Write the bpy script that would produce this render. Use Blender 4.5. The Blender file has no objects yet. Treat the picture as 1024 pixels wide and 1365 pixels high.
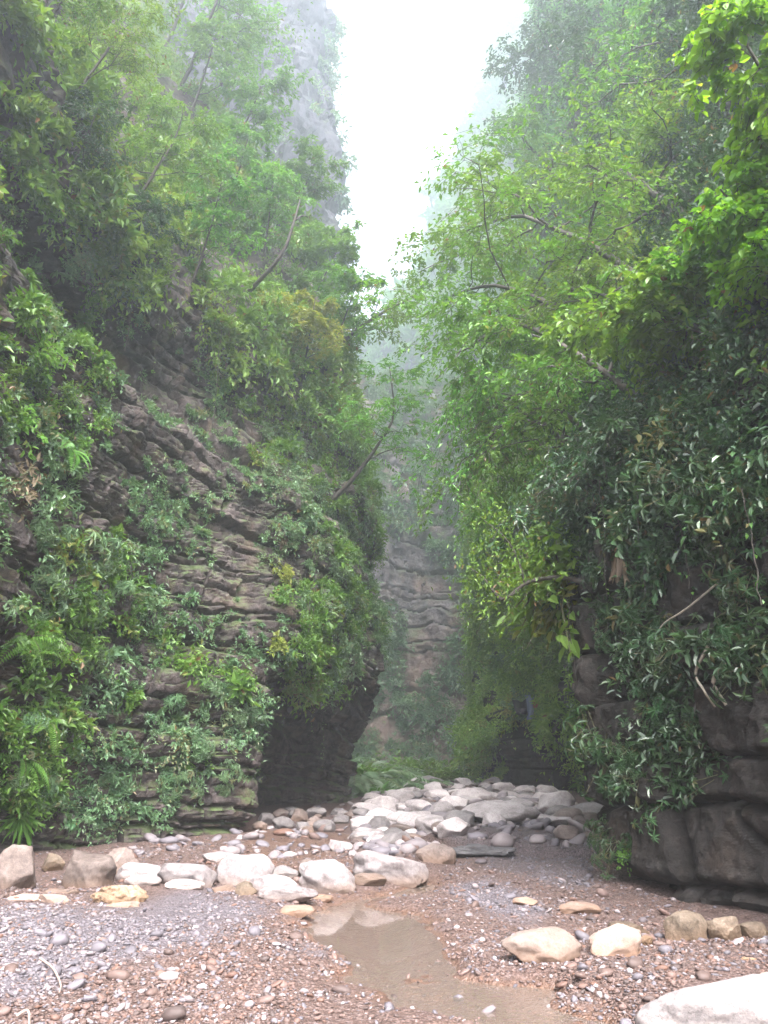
import bpy, bmesh, math, random
import numpy as np
from mathutils import Vector, Matrix, Quaternion
from mathutils.bvhtree import BVHTree

random.seed(5)
rng = np.random.default_rng(11)
R = math.radians
scene = bpy.context.scene
COL = scene.collection

# ------------------------------------------------------------------ camera
EYE = np.array([0.0, 0.0, 1.6]); TILT = R(17.2); F = 1062.0
CT, ST = math.cos(TILT), math.sin(TILT)
cam = bpy.data.cameras.new('camera'); cam.sensor_fit = 'VERTICAL'; cam.sensor_height = 36; cam.lens = 28
cam.clip_end = 2000; cam.clip_start = 0.05
cam_o = bpy.data.objects.new('camera', cam); COL.objects.link(cam_o)
cam_o.location = EYE; cam_o.rotation_euler = (math.pi / 2 + TILT, 0, 0); scene.camera = cam_o

def ray(u, v):
    x = (u - 512) / F; t = (682.5 - v) / F
    return np.array([x, CT - t * ST, ST + t * CT])
def at(u, v, Y):
    d = ray(u, v); return EYE + d * (Y / d[1])
def gp(u, v, z=0.05):
    d = ray(u, v); return EYE + d * ((z - EYE[2]) / d[2])
def proj(P):
    Q = P - EYE; dep = Q[..., 1] * CT + Q[..., 2] * ST; upc = -Q[..., 1] * ST + Q[..., 2] * CT
    dep = np.where(dep < 0.1, 0.1, dep)
    return 512 + F * Q[..., 0] / dep, 682.5 - F * upc / dep, dep

# ------------------------------------------------------------------ numeric helpers
def smooth(a, b, x):
    t = np.clip((x - a) / (b - a), 0, 1); return t * t * (3 - 2 * t)
def hsh(*ks):
    h = np.uint32(2166136261)
    h = np.zeros(np.broadcast(*ks).shape, np.uint32) + h
    for k in ks:
        h = (h ^ (np.asarray(k).astype(np.int64) & 0xffffffff).astype(np.uint32)) * np.uint32(16777619)
        h ^= h >> np.uint32(15); h = h * np.uint32(2246822519); h ^= h >> np.uint32(13)
    return h.astype(np.float64) / 4294967295.0
def vnoise(P, seed=0):
    i = np.floor(P).astype(np.int64); f = P - i; f = f * f * f * (f * (f * 6 - 15) + 10)
    r = 0
    for dx in (0, 1):
        for dy in (0, 1):
            for dz in (0, 1):
                w = (f[..., 0] if dx else 1 - f[..., 0]) * (f[..., 1] if dy else 1 - f[..., 1]) * (f[..., 2] if dz else 1 - f[..., 2])
                r = r + w * hsh(i[..., 0] + dx, i[..., 1] + dy, i[..., 2] + dz, np.int64(seed))
    return r * 2 - 1
def fbm(P, octs=4, seed=0, gain=0.5):
    r = 0; a = 1
    for o in range(octs):
        r = r + a * vnoise(P * 2.03 ** o + 17.3 * o, seed + o); a *= gain
    return r
def nrm(a):
    return a / np.maximum(np.linalg.norm(a, axis=-1, keepdims=True), 1e-9)
def inpoly(u, v, poly):
    c = np.zeros(u.shape, bool); n = len(poly)
    for i in range(n):
        (x1, y1), (x2, y2) = poly[i], poly[(i + 1) % n]
        if y1 == y2: continue
        k = ((y1 > v) != (y2 > v)) & (u < (x2 - x1) * (v - y1) / (y2 - y1) + x1); c ^= k
    return c
def sdpoly(x, y, poly, closed=True):
    d = np.full(x.shape, 1e9); n = len(poly)
    for i in range(n if closed else n - 1):
        a = np.array(poly[i][:2]); b = np.array(poly[(i + 1) % n][:2]); ab = b - a
        t = np.clip(((x - a[0]) * ab[0] + (y - a[1]) * ab[1]) / (ab @ ab + 1e-9), 0, 1)
        d = np.minimum(d, np.hypot(x - a[0] - t * ab[0], y - a[1] - t * ab[1]))
    if closed:
        d = np.where(inpoly(x, y, [p[:2] for p in poly]), -d, d)
    return d
def hermite(ts, vals, tq):
    ts = np.asarray(ts, float); vals = np.asarray(vals, float); tq = np.asarray(tq, float)
    m = np.zeros_like(vals); h = np.diff(ts); sh = (-1,) + (1,) * (vals.ndim - 1)
    sl = np.diff(vals, axis=0) / h.reshape(sh)
    m[0] = sl[0]; m[-1] = sl[-1]
    a, b = sl[:-1], sl[1:]
    hm = np.where(a * b > 0, 2 * a * b / np.where(np.abs(a + b) < 1e-9, 1, a + b), 0)
    m[1:-1] = 0.5 * hm + 0.25 * (a + b)
    k = np.clip(np.searchsorted(ts, tq, side='right') - 1, 0, len(ts) - 2)
    H = h[k].reshape(sh); t = ((tq - ts[k]) / h[k]).reshape(sh)
    return ((2*t**3 - 3*t*t + 1) * vals[k] + (t**3 - 2*t*t + t) * H * m[k] + (3*t*t - 2*t**3) * vals[k+1] + (t**3 - t*t) * H * m[k+1])

# ------------------------------------------------------------------ objects
def build_mesh(name, V, faces, mat, smooth_sh=False, attrs=None):
    """faces: list of int arrays [n,k]"""
    me = bpy.data.meshes.new(name)
    V = np.ascontiguousarray(V, np.float32)
    faces = [np.asarray(f, np.int32) for f in faces if len(f)]
    loops = np.concatenate([f.ravel() for f in faces])
    tot = np.concatenate([np.full(len(f), f.shape[1], np.int32) for f in faces])
    st = np.concatenate([[0], np.cumsum(tot)[:-1]]).astype(np.int32)
    me.vertices.add(len(V)); me.vertices.foreach_set('co', V.ravel())
    me.loops.add(len(loops)); me.loops.foreach_set('vertex_index', loops)
    me.polygons.add(len(tot)); me.polygons.foreach_set('loop_start', st)
    me.polygons.foreach_set('use_smooth', np.full(len(tot), smooth_sh, bool))
    me.update(calc_edges=True)
    for k, a in (attrs or {}).items():
        at_ = me.attributes.new(k, 'FLOAT', 'POINT'); at_.data.foreach_set('value', np.ascontiguousarray(a, np.float32))
    if mat is not None: me.materials.append(mat)
    return me
def link(name, me, parent=None, loc=None):
    o = bpy.data.objects.new(name, me); COL.objects.link(o)
    if parent is not None: o.parent = parent
    if loc is not None: o.location = loc
    return o
def tag(o, label=None, cat=None, group=None, kind=None):
    if label: o['label'] = label
    if cat: o['category'] = cat
    if group: o['group'] = group
    if kind: o['kind'] = kind
    return o
def thing(name, label, cat, loc, group=None):
    o = bpy.data.objects.new(name, None); COL.objects.link(o); o.location = [float(c) for c in loc]
    o.empty_display_size = 0.2
    return tag(o, label, cat, group)

# ------------------------------------------------------------------ materials
def new_mat(name):
    m = bpy.data.materials.new(name); m.use_nodes = True; nt = m.node_tree; nt.nodes.clear()
    out = nt.nodes.new('ShaderNodeOutputMaterial')
    def N(t, **kw):
        n = nt.nodes.new(t)
        for k, v in kw.items(): setattr(n, k, v)
        return n
    def L(a, b): nt.links.new(a, b)
    return m, N, L, out
def ramp(N, stops):
    r = N('ShaderNodeValToRGB'); e = r.color_ramp.elements
    while len(e) < len(stops): e.new(0.5)
    for k, (p, c) in zip(e, stops): k.position = p; k.color = (*c, 1) if len(c) == 3 else c
    return r
def mixc(N, L, fac, a, b, mode='MIX'):
    m = N('ShaderNodeMix', data_type='RGBA', blend_type=mode)
    for s, x in ((0, fac), (6, a), (7, b)):
        if hasattr(x, 'is_linked') or hasattr(x, 'links'): L(x, m.inputs[s])
        else: m.inputs[s].default_value = x if s == 0 else (*x, 1)
    return m.outputs[2]
def noise_node(N, L, coord, scale, detail=5, rough=0.6):
    n = N('ShaderNodeTexNoise'); n.inputs['Scale'].default_value = scale; n.inputs['Detail'].default_value = detail
    n.inputs['Roughness'].default_value = rough; L(coord, n.inputs['Vector']); return n
def maprange(N, L, x, a, b, c=0.0, d=1.0):
    n = N('ShaderNodeMapRange', clamp=True); L(x, n.inputs[0])
    for i, k in enumerate((a, b, c, d)): n.inputs[i + 1].default_value = k
    return n.outputs[0]

def rock_mat(name, dark, mid, light, scale=1.0, moss=0.5, bump=0.5, rough=0.85, stain=None, band=None):
    m, N, L, out = new_mat(name)
    g = N('ShaderNodeNewGeometry'); pos = g.outputs['Position']
    n1 = noise_node(N, L, pos, 0.7 * scale, 8, 0.65); n2 = noise_node(N, L, pos, 6 * scale, 8, 0.7)
    mx = N('ShaderNodeMath', operation='MULTIPLY_ADD'); L(n2.outputs[0], mx.inputs[0]); mx.inputs[1].default_value = 0.6; 
    h = N('ShaderNodeMath', operation='MULTIPLY'); L(n1.outputs[0], h.inputs[0]); h.inputs[1].default_value = 0.45; L(h.outputs[0], mx.inputs[2])
    r = ramp(N, [(0.33, dark), (0.52, mid), (0.7, light)]); L(mx.outputs[0], r.inputs[0])
    col = r.outputs[0]
    # dark seep streaks running down the face
    mp = N('ShaderNodeMapping'); mp.inputs['Scale'].default_value = (1.6 * scale, 1.6 * scale, 0.14 * scale); L(pos, mp.inputs[0])
    ns = noise_node(N, L, mp.outputs[0], 1.3, 4, 0.6)
    col = mixc(N, L, maprange(N, L, ns.outputs[0], 0.54, 0.68, 0, 0.65), col, tuple(c * 0.55 for c in dark))
    if band:
        sz = N('ShaderNodeSeparateXYZ'); L(pos, sz.inputs[0]); bz = N('ShaderNodeMath', operation='MULTIPLY_ADD'); L(n1.outputs[0], bz.inputs[0]); bz.inputs[1].default_value = 7; L(sz.outputs[2], bz.inputs[2])
        col = mixc(N, L, maprange(N, L, bz.outputs[0], band[0], band[0] + 4, 0.7, 0), col, band[1])
    if stain:
        nst = noise_node(N, L, pos, 1.1 * scale, 4, 0.6)
        col = mixc(N, L, maprange(N, L, nst.outputs[0], 0.53, 0.66, 0, 0.75), col, stain)
    if moss:
        sx = N('ShaderNodeSeparateXYZ'); L(g.outputs['Normal'], sx.inputs[0])
        nm = noise_node(N, L, pos, 2.2 * scale, 5, 0.65)
        ad = N('ShaderNodeMath', operation='MULTIPLY_ADD'); L(sx.outputs[2], ad.inputs[0]); ad.inputs[1].default_value = 0.22; L(nm.outputs[0], ad.inputs[2])
        col = mixc(N, L, maprange(N, L, ad.outputs[0], 0.62 - 0.15 * moss, 0.78 - 0.15 * moss, 0, 0.85), col, (0.055, 0.085, 0.025))
    p = N('ShaderNodeBsdfPrincipled'); L(col, p.inputs['Base Color']); p.inputs['Roughness'].default_value = rough
    p.inputs['Specular IOR Level'].default_value = 0.3
    n3 = noise_node(N, L, pos, 11 * scale, 9, 0.72)
    b = N('ShaderNodeBump'); b.inputs['Strength'].default_value = bump; b.inputs['Distance'].default_value = 0.10 / scale
    L(n3.outputs[0], b.inputs['Height']); L(b.outputs[0], p.inputs['Normal']); L(p.outputs[0], out.inputs[0])
    return m

def leaf_mat(name, c1, c2, c3, trans=0.35, gloss=0.4, rough=0.38):
    """c1..c3 spread over leaves by a per-leaf random value; dead=brown leaves"""
    m, N, L, out = new_mat(name)
    a = N('ShaderNodeAttribute', attribute_name='tint')
    r = ramp(N, [(0.0, c1), (0.5, c2), (0.93, c3), (0.985, (0.16, 0.10, 0.04))]); L(a.outputs['Fac'], r.inputs[0])
    oi = N('ShaderNodeObjectInfo')
    hs = N('ShaderNodeHueSaturation'); L(r.outputs[0], hs.inputs['Color'])
    L(maprange(N, L, oi.outputs['Random'], 0, 1, 0.485, 0.515), hs.inputs['Hue'])
    L(maprange(N, L, oi.outputs['Random'], 0, 1, 0.85, 1.15), hs.inputs['Value'])
    col = hs.outputs[0]
    p = N('ShaderNodeBsdfPrincipled'); L(col, p.inputs['Base Color']); p.inputs['Roughness'].default_value = rough
    p.inputs['Specular IOR Level'].default_value = gloss
    t = N('ShaderNodeBsdfTranslucent')
    tc = mixc(N, L, 1.0, col, (1.25, 1.15, 0.5), 'MULTIPLY'); L(tc, t.inputs[0])
    mx = N('ShaderNodeMixShader'); mx.inputs[0].default_value = trans; L(p.outputs[0], mx.inputs[1]); L(t.outputs[0], mx.inputs[2])
    L(mx.outputs[0], out.inputs[0]); return m

def plain_mat(name, c1, c2, scale=8, rough=0.8, bump=0.4):
    m, N, L, out = new_mat(name)
    g = N('ShaderNodeTexCoord'); n = noise_node(N, L, g.outputs['Object'], scale, 6, 0.65)
    r = ramp(N, [(0.35, c1), (0.65, c2)]); L(n.outputs[0], r.inputs[0])
    p = N('ShaderNodeBsdfPrincipled'); L(r.outputs[0], p.inputs['Base Color']); p.inputs['Roughness'].default_value = rough
    b = N('ShaderNodeBump'); b.inputs['Strength'].default_value = bump; b.inputs['Distance'].default_value = 0.03
    L(n.outputs[0], b.inputs['Height']); L(b.outputs[0], p.inputs['Normal']); L(p.outputs[0], out.inputs[0]); return m

def boulder_mat(name, c1, c2, c3, stain_h=0.16, stain=(0.42, 0.22, 0.10), stain_amt=0.8, bump=0.35):
    m, N, L, out = new_mat(name)
    g = N('ShaderNodeNewGeometry'); tc = N('ShaderNodeTexCoord'); oi = N('ShaderNodeObjectInfo')
    ob = N('ShaderNodeVectorMath', operation='ADD'); L(tc.outputs['Object'], ob.inputs[0]); L(oi.outputs['Location'], ob.inputs[1])
    n1 = noise_node(N, L, ob.outputs[0], 2.6, 7, 0.65); n2 = noise_node(N, L, ob.outputs[0], 22, 6, 0.7)
    ad = N('ShaderNodeMath', operation='MULTIPLY_ADD'); L(n2.outputs[0], ad.inputs[0]); ad.inputs[1].default_value = 0.45
    hm = N('ShaderNodeMath', operation='MULTIPLY'); L(n1.outputs[0], hm.inputs[0]); hm.inputs[1].default_value = 0.6; L(hm.outputs[0], ad.inputs[2])
    r = ramp(N, [(0.38, c1), (0.52, c2), (0.66, c3)]); L(ad.outputs[0], r.inputs[0])
    n4 = noise_node(N, L, ob.outputs[0], 70, 4, 0.7); n5 = noise_node(N, L, ob.outputs[0], 6.5, 6, 0.7)
    gr = mixc(N, L, maprange(N, L, n4.outputs[0], 0.50, 0.66, 0, 0.5), r.outputs[0], tuple(x * 0.6 for x in c1))
    gr = mixc(N, L, maprange(N, L, n5.outputs[0], 0.56, 0.64, 0, 0.45), gr, tuple(x * y for x, y in zip(c1, (0.9, 0.85, 0.8))))
    sx = N('ShaderNodeSeparateXYZ'); L(g.outputs['Position'], sx.inputs[0])
    nz = N('ShaderNodeMath', operation='MULTIPLY_ADD'); L(n1.outputs[0], nz.inputs[0]); nz.inputs[1].default_value = -0.3; L(sx.outputs[2], nz.inputs[2])
    col = mixc(N, L, maprange(N, L, nz.outputs[0], stain_h - 0.25, stain_h - 0.08, stain_amt, 0), gr, stain)
    hs = N('ShaderNodeHueSaturation'); L(col, hs.inputs['Color']); L(maprange(N, L, oi.outputs['Random'], 0, 1, 0.41, 0.65), hs.inputs['Value'])
    p = N('ShaderNodeBsdfPrincipled'); L(hs.outputs[0], p.inputs['Base Color']); p.inputs['Roughness'].default_value = 0.75
    p.inputs['Specular IOR Level'].default_value = 0.3
    b = N('ShaderNodeBump'); b.inputs['Strength'].default_value = bump; b.inputs['Distance'].default_value = 0.02
    L(n2.outputs[0], b.inputs['Height']); L(b.outputs[0], p.inputs['Normal']); L(p.outputs[0], out.inputs[0]); return m

M = {}
M['cliff_l'] = rock_mat('bedded_limestone', (0.014, 0.011, 0.011), (0.044, 0.034, 0.033), (0.12, 0.096, 0.092), 1.0, 0.3, 0.7, stain=(0.10, 0.07, 0.055))
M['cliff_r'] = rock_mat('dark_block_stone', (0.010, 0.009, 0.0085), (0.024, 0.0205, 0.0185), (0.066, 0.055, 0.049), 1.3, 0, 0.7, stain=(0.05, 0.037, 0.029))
M['cliff_far'] = rock_mat('grey_cliff_stone', (0.035, 0.034, 0.042), (0.12, 0.105, 0.11), (0.32, 0.26, 0.245), 0.22, 0.15, 0.7, stain=(0.30, 0.20, 0.17), band=(14, (0.21, 0.135, 0.115)))
M['cliff_tower'] = rock_mat('pale_tower_stone', (0.014, 0.015, 0.022), (0.036, 0.034, 0.046), (0.085, 0.078, 0.088), 0.25, 0.1, 0.7)
M['lf_bright'] = leaf_mat('leaf_bright_green', (0.080, 0.178, 0.028), (0.125, 0.252, 0.040), (0.180, 0.318, 0.066), 0.45, 0.3)
M['lf_mid'] = leaf_mat('leaf_mid_green', (0.062, 0.166, 0.028), (0.103, 0.239, 0.040), (0.155, 0.306, 0.064), 0.42, 0.32)
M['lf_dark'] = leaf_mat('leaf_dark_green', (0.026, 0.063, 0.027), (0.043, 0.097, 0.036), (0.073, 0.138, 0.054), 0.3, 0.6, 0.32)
M['lf_grey'] = leaf_mat('leaf_greyish_green', (0.062, 0.125, 0.058), (0.105, 0.185, 0.088), (0.165, 0.26, 0.135), 0.35, 0.4)
M['lf_yellow'] = leaf_mat('leaf_yellow_green', (0.14, 0.19, 0.03), (0.21, 0.26, 0.045), (0.28, 0.29, 0.08), 0.45, 0.35)
M['lf_lit'] = leaf_mat('leaf_lit_green', (0.12, 0.24, 0.045), (0.19, 0.34, 0.06), (0.26, 0.41, 0.09), 0.5, 0.25)  # leaf colour brightened in place of light the shaded buttress lacks
M['lf_near'] = leaf_mat('leaf_lime_green', (0.105, 0.28, 0.022), (0.16, 0.39, 0.03), (0.23, 0.46, 0.045), 0.55, 0.35)
M['lf_dead'] = leaf_mat('leaf_withered', (0.10, 0.075, 0.05), (0.17, 0.13, 0.09), (0.25, 0.20, 0.14), 0.2, 0.2, 0.7)
M['bark'] = plain_mat('bark_dark', (0.022, 0.018, 0.014), (0.06, 0.05, 0.04), 12)
M['bark_pale'] = plain_mat('bark_pale', (0.16, 0.14, 0.11), (0.32, 0.28, 0.22), 14)
M['stem'] = plain_mat('green_stem', (0.06, 0.07, 0.03), (0.12, 0.11, 0.05), 20)
M['drift'] = plain_mat('bleached_wood', (0.20, 0.145, 0.12), (0.33, 0.25, 0.22), 14)
M['b_white'] = boulder_mat('boulder_pale', (0.20, 0.168, 0.168), (0.35, 0.305, 0.305), (0.46, 0.42, 0.42), 0.12, (0.33, 0.19, 0.11), 0.55)
M['b_field_lit'] = boulder_mat('boulder_field_lit', (0.32, 0.275, 0.27), (0.60, 0.53, 0.525), (0.78, 0.71, 0.70), -0.1, (0.34, 0.2, 0.12), 0.3)  # copy of the pale boulder colour, lightened to offset shade over the field
M['b_bar_edge'] = boulder_mat('bar_edge_dark', (0.05, 0.048, 0.052), (0.10, 0.095, 0.10), (0.17, 0.16, 0.165), -0.1, (0.1, 0.07, 0.05), 0.2)  # only for the added slab that suggests the dark undercut bar edge
M['b_pink'] = boulder_mat('boulder_pinkish', (0.12, 0.09, 0.08), (0.235, 0.18, 0.16), (0.34, 0.275, 0.25), 0.2, (0.24, 0.13, 0.07), 0.5)
M['b_tan'] = boulder_mat('boulder_tan', (0.25, 0.18, 0.15), (0.38, 0.29, 0.25), (0.48, 0.40, 0.36), 0.16, (0.30, 0.16, 0.09), 0.7)
M['b_brown'] = boulder_mat('boulder_brown', (0.10, 0.075, 0.055), (0.20, 0.15, 0.11), (0.34, 0.27, 0.21), 0.15, (0.26, 0.14, 0.07), 0.5, 0.8)
M['b_rough'] = boulder_mat('boulder_pitted', (0.16, 0.09, 0.05), (0.34, 0.23, 0.15), (0.52, 0.42, 0.33), 0.15, (0.30, 0.16, 0.08), 0.5, 1.0)
M['b_grey'] = boulder_mat('boulder_greyish', (0.14, 0.125, 0.13), (0.24, 0.215, 0.215), (0.38, 0.34, 0.33), 0.1, (0.34, 0.23, 0.15), 0.4)

# ------------------------------------------------------------------ ground
WL = -0.02
POOL = [gp(*p)[:2] for p in [(392, 1228), (412, 1203), (440, 1193), (500, 1186), (585, 1168), (592, 1176), (545, 1188), (505, 1197), (560, 1213), (592, 1243), (575, 1268), (560, 1290), (500, 1292), (455, 1272), (420, 1252)]]
STREAM = [gp(*p)[:2] for p in [(540, 1282), (600, 1302), (655, 1325), (700, 1352), (745, 1400), (800, 1480)]]
BAR = [gp(*p)[:2] for p in [(565, 1122), (600, 1131), (640, 1139), (690, 1141), (745, 1146), (840, 1150)]]
def bar_side(x, y):
    bx = np.array([b[0] for b in BAR]); by = np.array([b[1] for b in BAR])
    return y - np.interp(x, bx, by)
def ground_h(x, y):
    x = np.asarray(x, float); y = np.asarray(y, float)
    P = np.stack([x, y, np.zeros_like(x)], -1)
    b = 0.085 + 0.045 * fbm(P / 1.6, 3, 3) + 0.012 * fbm(P * 2.5, 3, 9)
    b = np.maximum(b, 0.025)
    b = b + 0.30 * smooth(15, 46, y) + 0.10 * smooth(-0.5, -3.5, x) * smooth(12, 7, y)
    s = bar_side(x, y); k = smooth(0.02, 0.16, s) * smooth(8, 2, s) * smooth(0.4, 1.4, x) * smooth(4.6, 3.6, x)
    b = b + 0.17 * k
    sd = sdpoly(x, y, POOL) + 0.05 + 0.10 * vnoise(P * 2.2, 21) + 0.05 * vnoise(P * 6, 22)
    m = smooth(0.45, -0.60, sd); b = b * (1 - m) + (-0.15) * m
    ss = sdpoly(x, y, STREAM, False) - 0.50 + 0.22 * vnoise(P * 2.6, 25)
    m2 = smooth(0.28, -0.25, ss) * (1 - m); b = b * (1 - m2) + (-0.05 + 0.026 * vnoise(P * 5, 31)) * m2
    return b

GREY1 = [(0, 1200), (180, 1205), (270, 1185), (390, 1205), (330, 1235), (230, 1265), (120, 1300), (40, 1340), (-80, 1340), (-80, 1190)]
GREY2 = [(590, 1185), (640, 1165), (690, 1185), (725, 1215), (690, 1228), (640, 1215)]
def build_ground():
    ys = np.concatenate([[-80, -40, -15, -4, 0, 2], np.geomspace(3.5, 60, 760), np.geomspace(63, 600, 40)])
    ss = np.linspace(-1, 1, 420); ss = np.sign(ss) * np.abs(ss) ** 1.5
    w = 9 + 0.45 * np.abs(ys) + np.maximum(ys - 60, 0) * 1.0
    Y = np.repeat(ys[:, None], len(ss), 1); X = ss[None, :] * w[:, None]
    Z = ground_h(X, Y)
    P = np.stack([X, Y, Z], -1)
    Z = Z + smooth(2, 6, Y) * smooth(40, 15, Y) * 0.006 * fbm(P * 9, 2, 44)
    V = np.stack([X, Y, Z], -1).reshape(-1, 3); nr, nc = X.shape
    idx = np.arange(nr * nc).reshape(nr, nc)
    Fq = np.stack([idx[:-1, :-1], idx[:-1, 1:], idx[1:, 1:], idx[1:, :-1]], -1).reshape(-1, 4)
    u, v, _ = proj(V)
    jj = 18 * fbm(V * 1.3, 3, 70); u2 = u + jj; v2 = v + jj * 0.4
    gz = np.maximum(smooth(14, -22, sdpoly(u2, v2, GREY1)), smooth(10, -14, sdpoly(u2, v2, GREY2)))
    gd = smooth(10, -14, sdpoly(u2, v2, [(560, 1100), (790, 1085), (795, 1190), (730, 1185), (640, 1150)]))
    wet = 1 - smooth(0.0, 0.075, V[:, 2] - WL + 0.02 * vnoise(V * 5, 77))
    wet = np.maximum(wet, 0.65 * inpoly(u2, v2, [(340, 1105), (480, 1112), (470, 1150), (380, 1160), (270, 1150), (330, 1130)]))
    me = build_mesh('riverbed', V, [Fq], M['ground'], True, {'grey': gz * 1.0 + 0.0, 'darkg': gd * 1.0, 'wet': wet})
    return tag(link('riverbed', me), 'gravel and pebble riverbed on the gorge floor', 'riverbed', kind='structure')

def ground_mat():
    m, N, L, out = new_mat('river_gravel')
    g = N('ShaderNodeNewGeometry'); pos = g.outputs['Position']
    vo = N('ShaderNodeTexVoronoi'); vo.inputs['Scale'].default_value = 24; L(pos, vo.inputs['Vector'])
    vo2 = N('ShaderNodeTexVoronoi'); vo2.inputs['Scale'].default_value = 60; L(pos, vo2.inputs['Vector'])
    sp = N('ShaderNodeSeparateColor'); L(vo.outputs['Color'], sp.inputs[0])
    sp2 = N('ShaderNodeSeparateColor'); L(vo2.outputs['Color'], sp2.inputs[0])
    brown = ramp(N, [(0, (0.09, 0.055, 0.042)), (0.4, (0.165, 0.105, 0.08)), (0.75, (0.24, 0.165, 0.13)), (1, (0.36, 0.28, 0.24))]); L(sp2.outputs[0], brown.inputs[0])
    grey = ramp(N, [(0, (0.09, 0.083, 0.09)), (0.4, (0.175, 0.16, 0.17)), (0.8, (0.27, 0.25, 0.26)), (1, (0.40, 0.375, 0.38))]); L(sp2.outputs[1], grey.inputs[0])
    dk = ramp(N, [(0, (0.09, 0.08, 0.08)), (0.5, (0.17, 0.145, 0.14)), (1, (0.30, 0.26, 0.25))]); L(sp2.outputs[1], dk.inputs[0])
    nz = noise_node(N, L, pos, 0.9, 5, 0.6)
    a1 = N('ShaderNodeAttribute', attribute_name='grey'); a2 = N('ShaderNodeAttribute', attribute_name='darkg'); a3 = N('ShaderNodeAttribute', attribute_name='wet')
    gf = N('ShaderNodeMath', operation='MULTIPLY'); L(a1.outputs['Fac'], gf.inputs[0]); gf.inputs[1].default_value = 0.85
    gf2 = N('ShaderNodeMath', operation='MAXIMUM'); L(gf.outputs[0], gf2.inputs[0]); L(maprange(N, L, nz.outputs[0], 0.56, 0.72, 0, 0.6), gf2.inputs[1])
    col = mixc(N, L, gf2.outputs[0], brown.outputs[0], grey.outputs[0])
    df = N('ShaderNodeMath', operation='MULTIPLY'); L(a2.outputs['Fac'], df.inputs[0]); df.inputs[1].default_value = 0.8
    col = mixc(N, L, df.outputs[0], col, dk.outputs[0])
    wf = N('ShaderNodeMath', operation='MULTIPLY'); L(a3.outputs['Fac'], wf.inputs[0]); wf.inputs[1].default_value = 0.75
    wc = mixc(N, L, sp.outputs[0], (0.17, 0.095, 0.055), (0.32, 0.195, 0.12))
    col = mixc(N, L, wf.outputs[0], col, wc)
    col = mixc(N, L, 1.0, col, (0.44, 0.42, 0.46), 'MULTIPLY')
    p = N('ShaderNodeBsdfPrincipled'); L(col, p.inputs['Base Color'])
    L(maprange(N, L, a3.outputs['Fac'], 0, 1, 0.9, 0.35), p.inputs['Roughness'])
    p.inputs['Specular IOR Level'].default_value = 0.3
    b = N('ShaderNodeBump', invert=True); b.inputs['Strength'].default_value = 0.9; b.inputs['Distance'].default_value = 0.03
    hh = N('ShaderNodeMath', operation='MULTIPLY_ADD'); L(vo2.outputs['Distance'], hh.inputs[0]); hh.inputs[1].default_value = 0.5; L(vo.outputs['Distance'], hh.inputs[2])
    L(hh.outputs[0], b.inputs['Height']); L(b.outputs[0], p.inputs['Normal']); L(p.outputs[0], out.inputs[0]); return m
M['ground'] = ground_mat()

def water_mat():
    m, N, L, out = new_mat('shallow_water')
    g = N('ShaderNodeNewGeometry')
    n1 = noise_node(N, L, g.outputs['Position'], 3.5, 3, 0.5); n2 = noise_node(N, L, g.outputs['Position'], 16, 2, 0.5)
    sx = N('ShaderNodeSeparateXYZ'); L(g.outputs['Position'], sx.inputs[0])
    # the pool lies still, the run below it is rippled
    am = maprange(N, L, sx.outputs[1], 6.6, 8.0, 0.32, 0.02)
    b = N('ShaderNodeBump'); L(am, b.inputs['Strength']); b.inputs['Distance'].default_value = 0.03
    h = N('ShaderNodeMath', operation='MULTIPLY_ADD'); L(n2.outputs[0], h.inputs[0]); h.inputs[1].default_value = 0.5; L(n1.outputs[0], h.inputs[2]); L(h.outputs[0], b.inputs['Height'])
    gl = N('ShaderNodeBsdfGlossy'); gl.inputs['Roughness'].default_value = 0.04; L(b.outputs[0], gl.inputs['Normal'])
    tr = N('ShaderNodeBsdfTransparent'); tr.inputs[0].default_value = (0.86, 0.76, 0.62, 1)
    df = N('ShaderNodeBsdfDiffuse'); df.inputs[0].default_value = (0.27, 0.225, 0.20, 1)
    m1 = N('ShaderNodeMixShader'); m1.inputs[0].default_value = 0.28; L(tr.outputs[0], m1.inputs[1]); L(df.outputs[0], m1.inputs[2])
    fr = N('ShaderNodeFresnel'); fr.inputs['IOR'].default_value = 1.38; L(b.outputs[0], fr.inputs['Normal'])
    m2 = N('ShaderNodeMixShader'); L(fr.outputs[0], m2.inputs[0]); L(m1.outputs[0], m2.inputs[1]); L(gl.outputs[0], m2.inputs[2])
    L(m2.outputs[0], out.inputs[0]); return m
M['water'] = water_mat()

build_ground()
n = 60
wx, wy = np.meshgrid(np.linspace(-3.2, 4.5, n), np.linspace(1.5, 13.2, n))
wi = np.arange(n * n).reshape(n, n)
wme = build_mesh('water', np.stack([wx, wy, np.full_like(wx, WL)], -1).reshape(-1, 3),
                 [np.stack([wi[:-1, :-1], wi[:-1, 1:], wi[1:, 1:], wi[1:, :-1]], -1).reshape(-1, 4)], M['water'], True)
tag(link('water', wme), 'shallow brown pool and stream running over the gravel', 'water', kind='structure')

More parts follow.
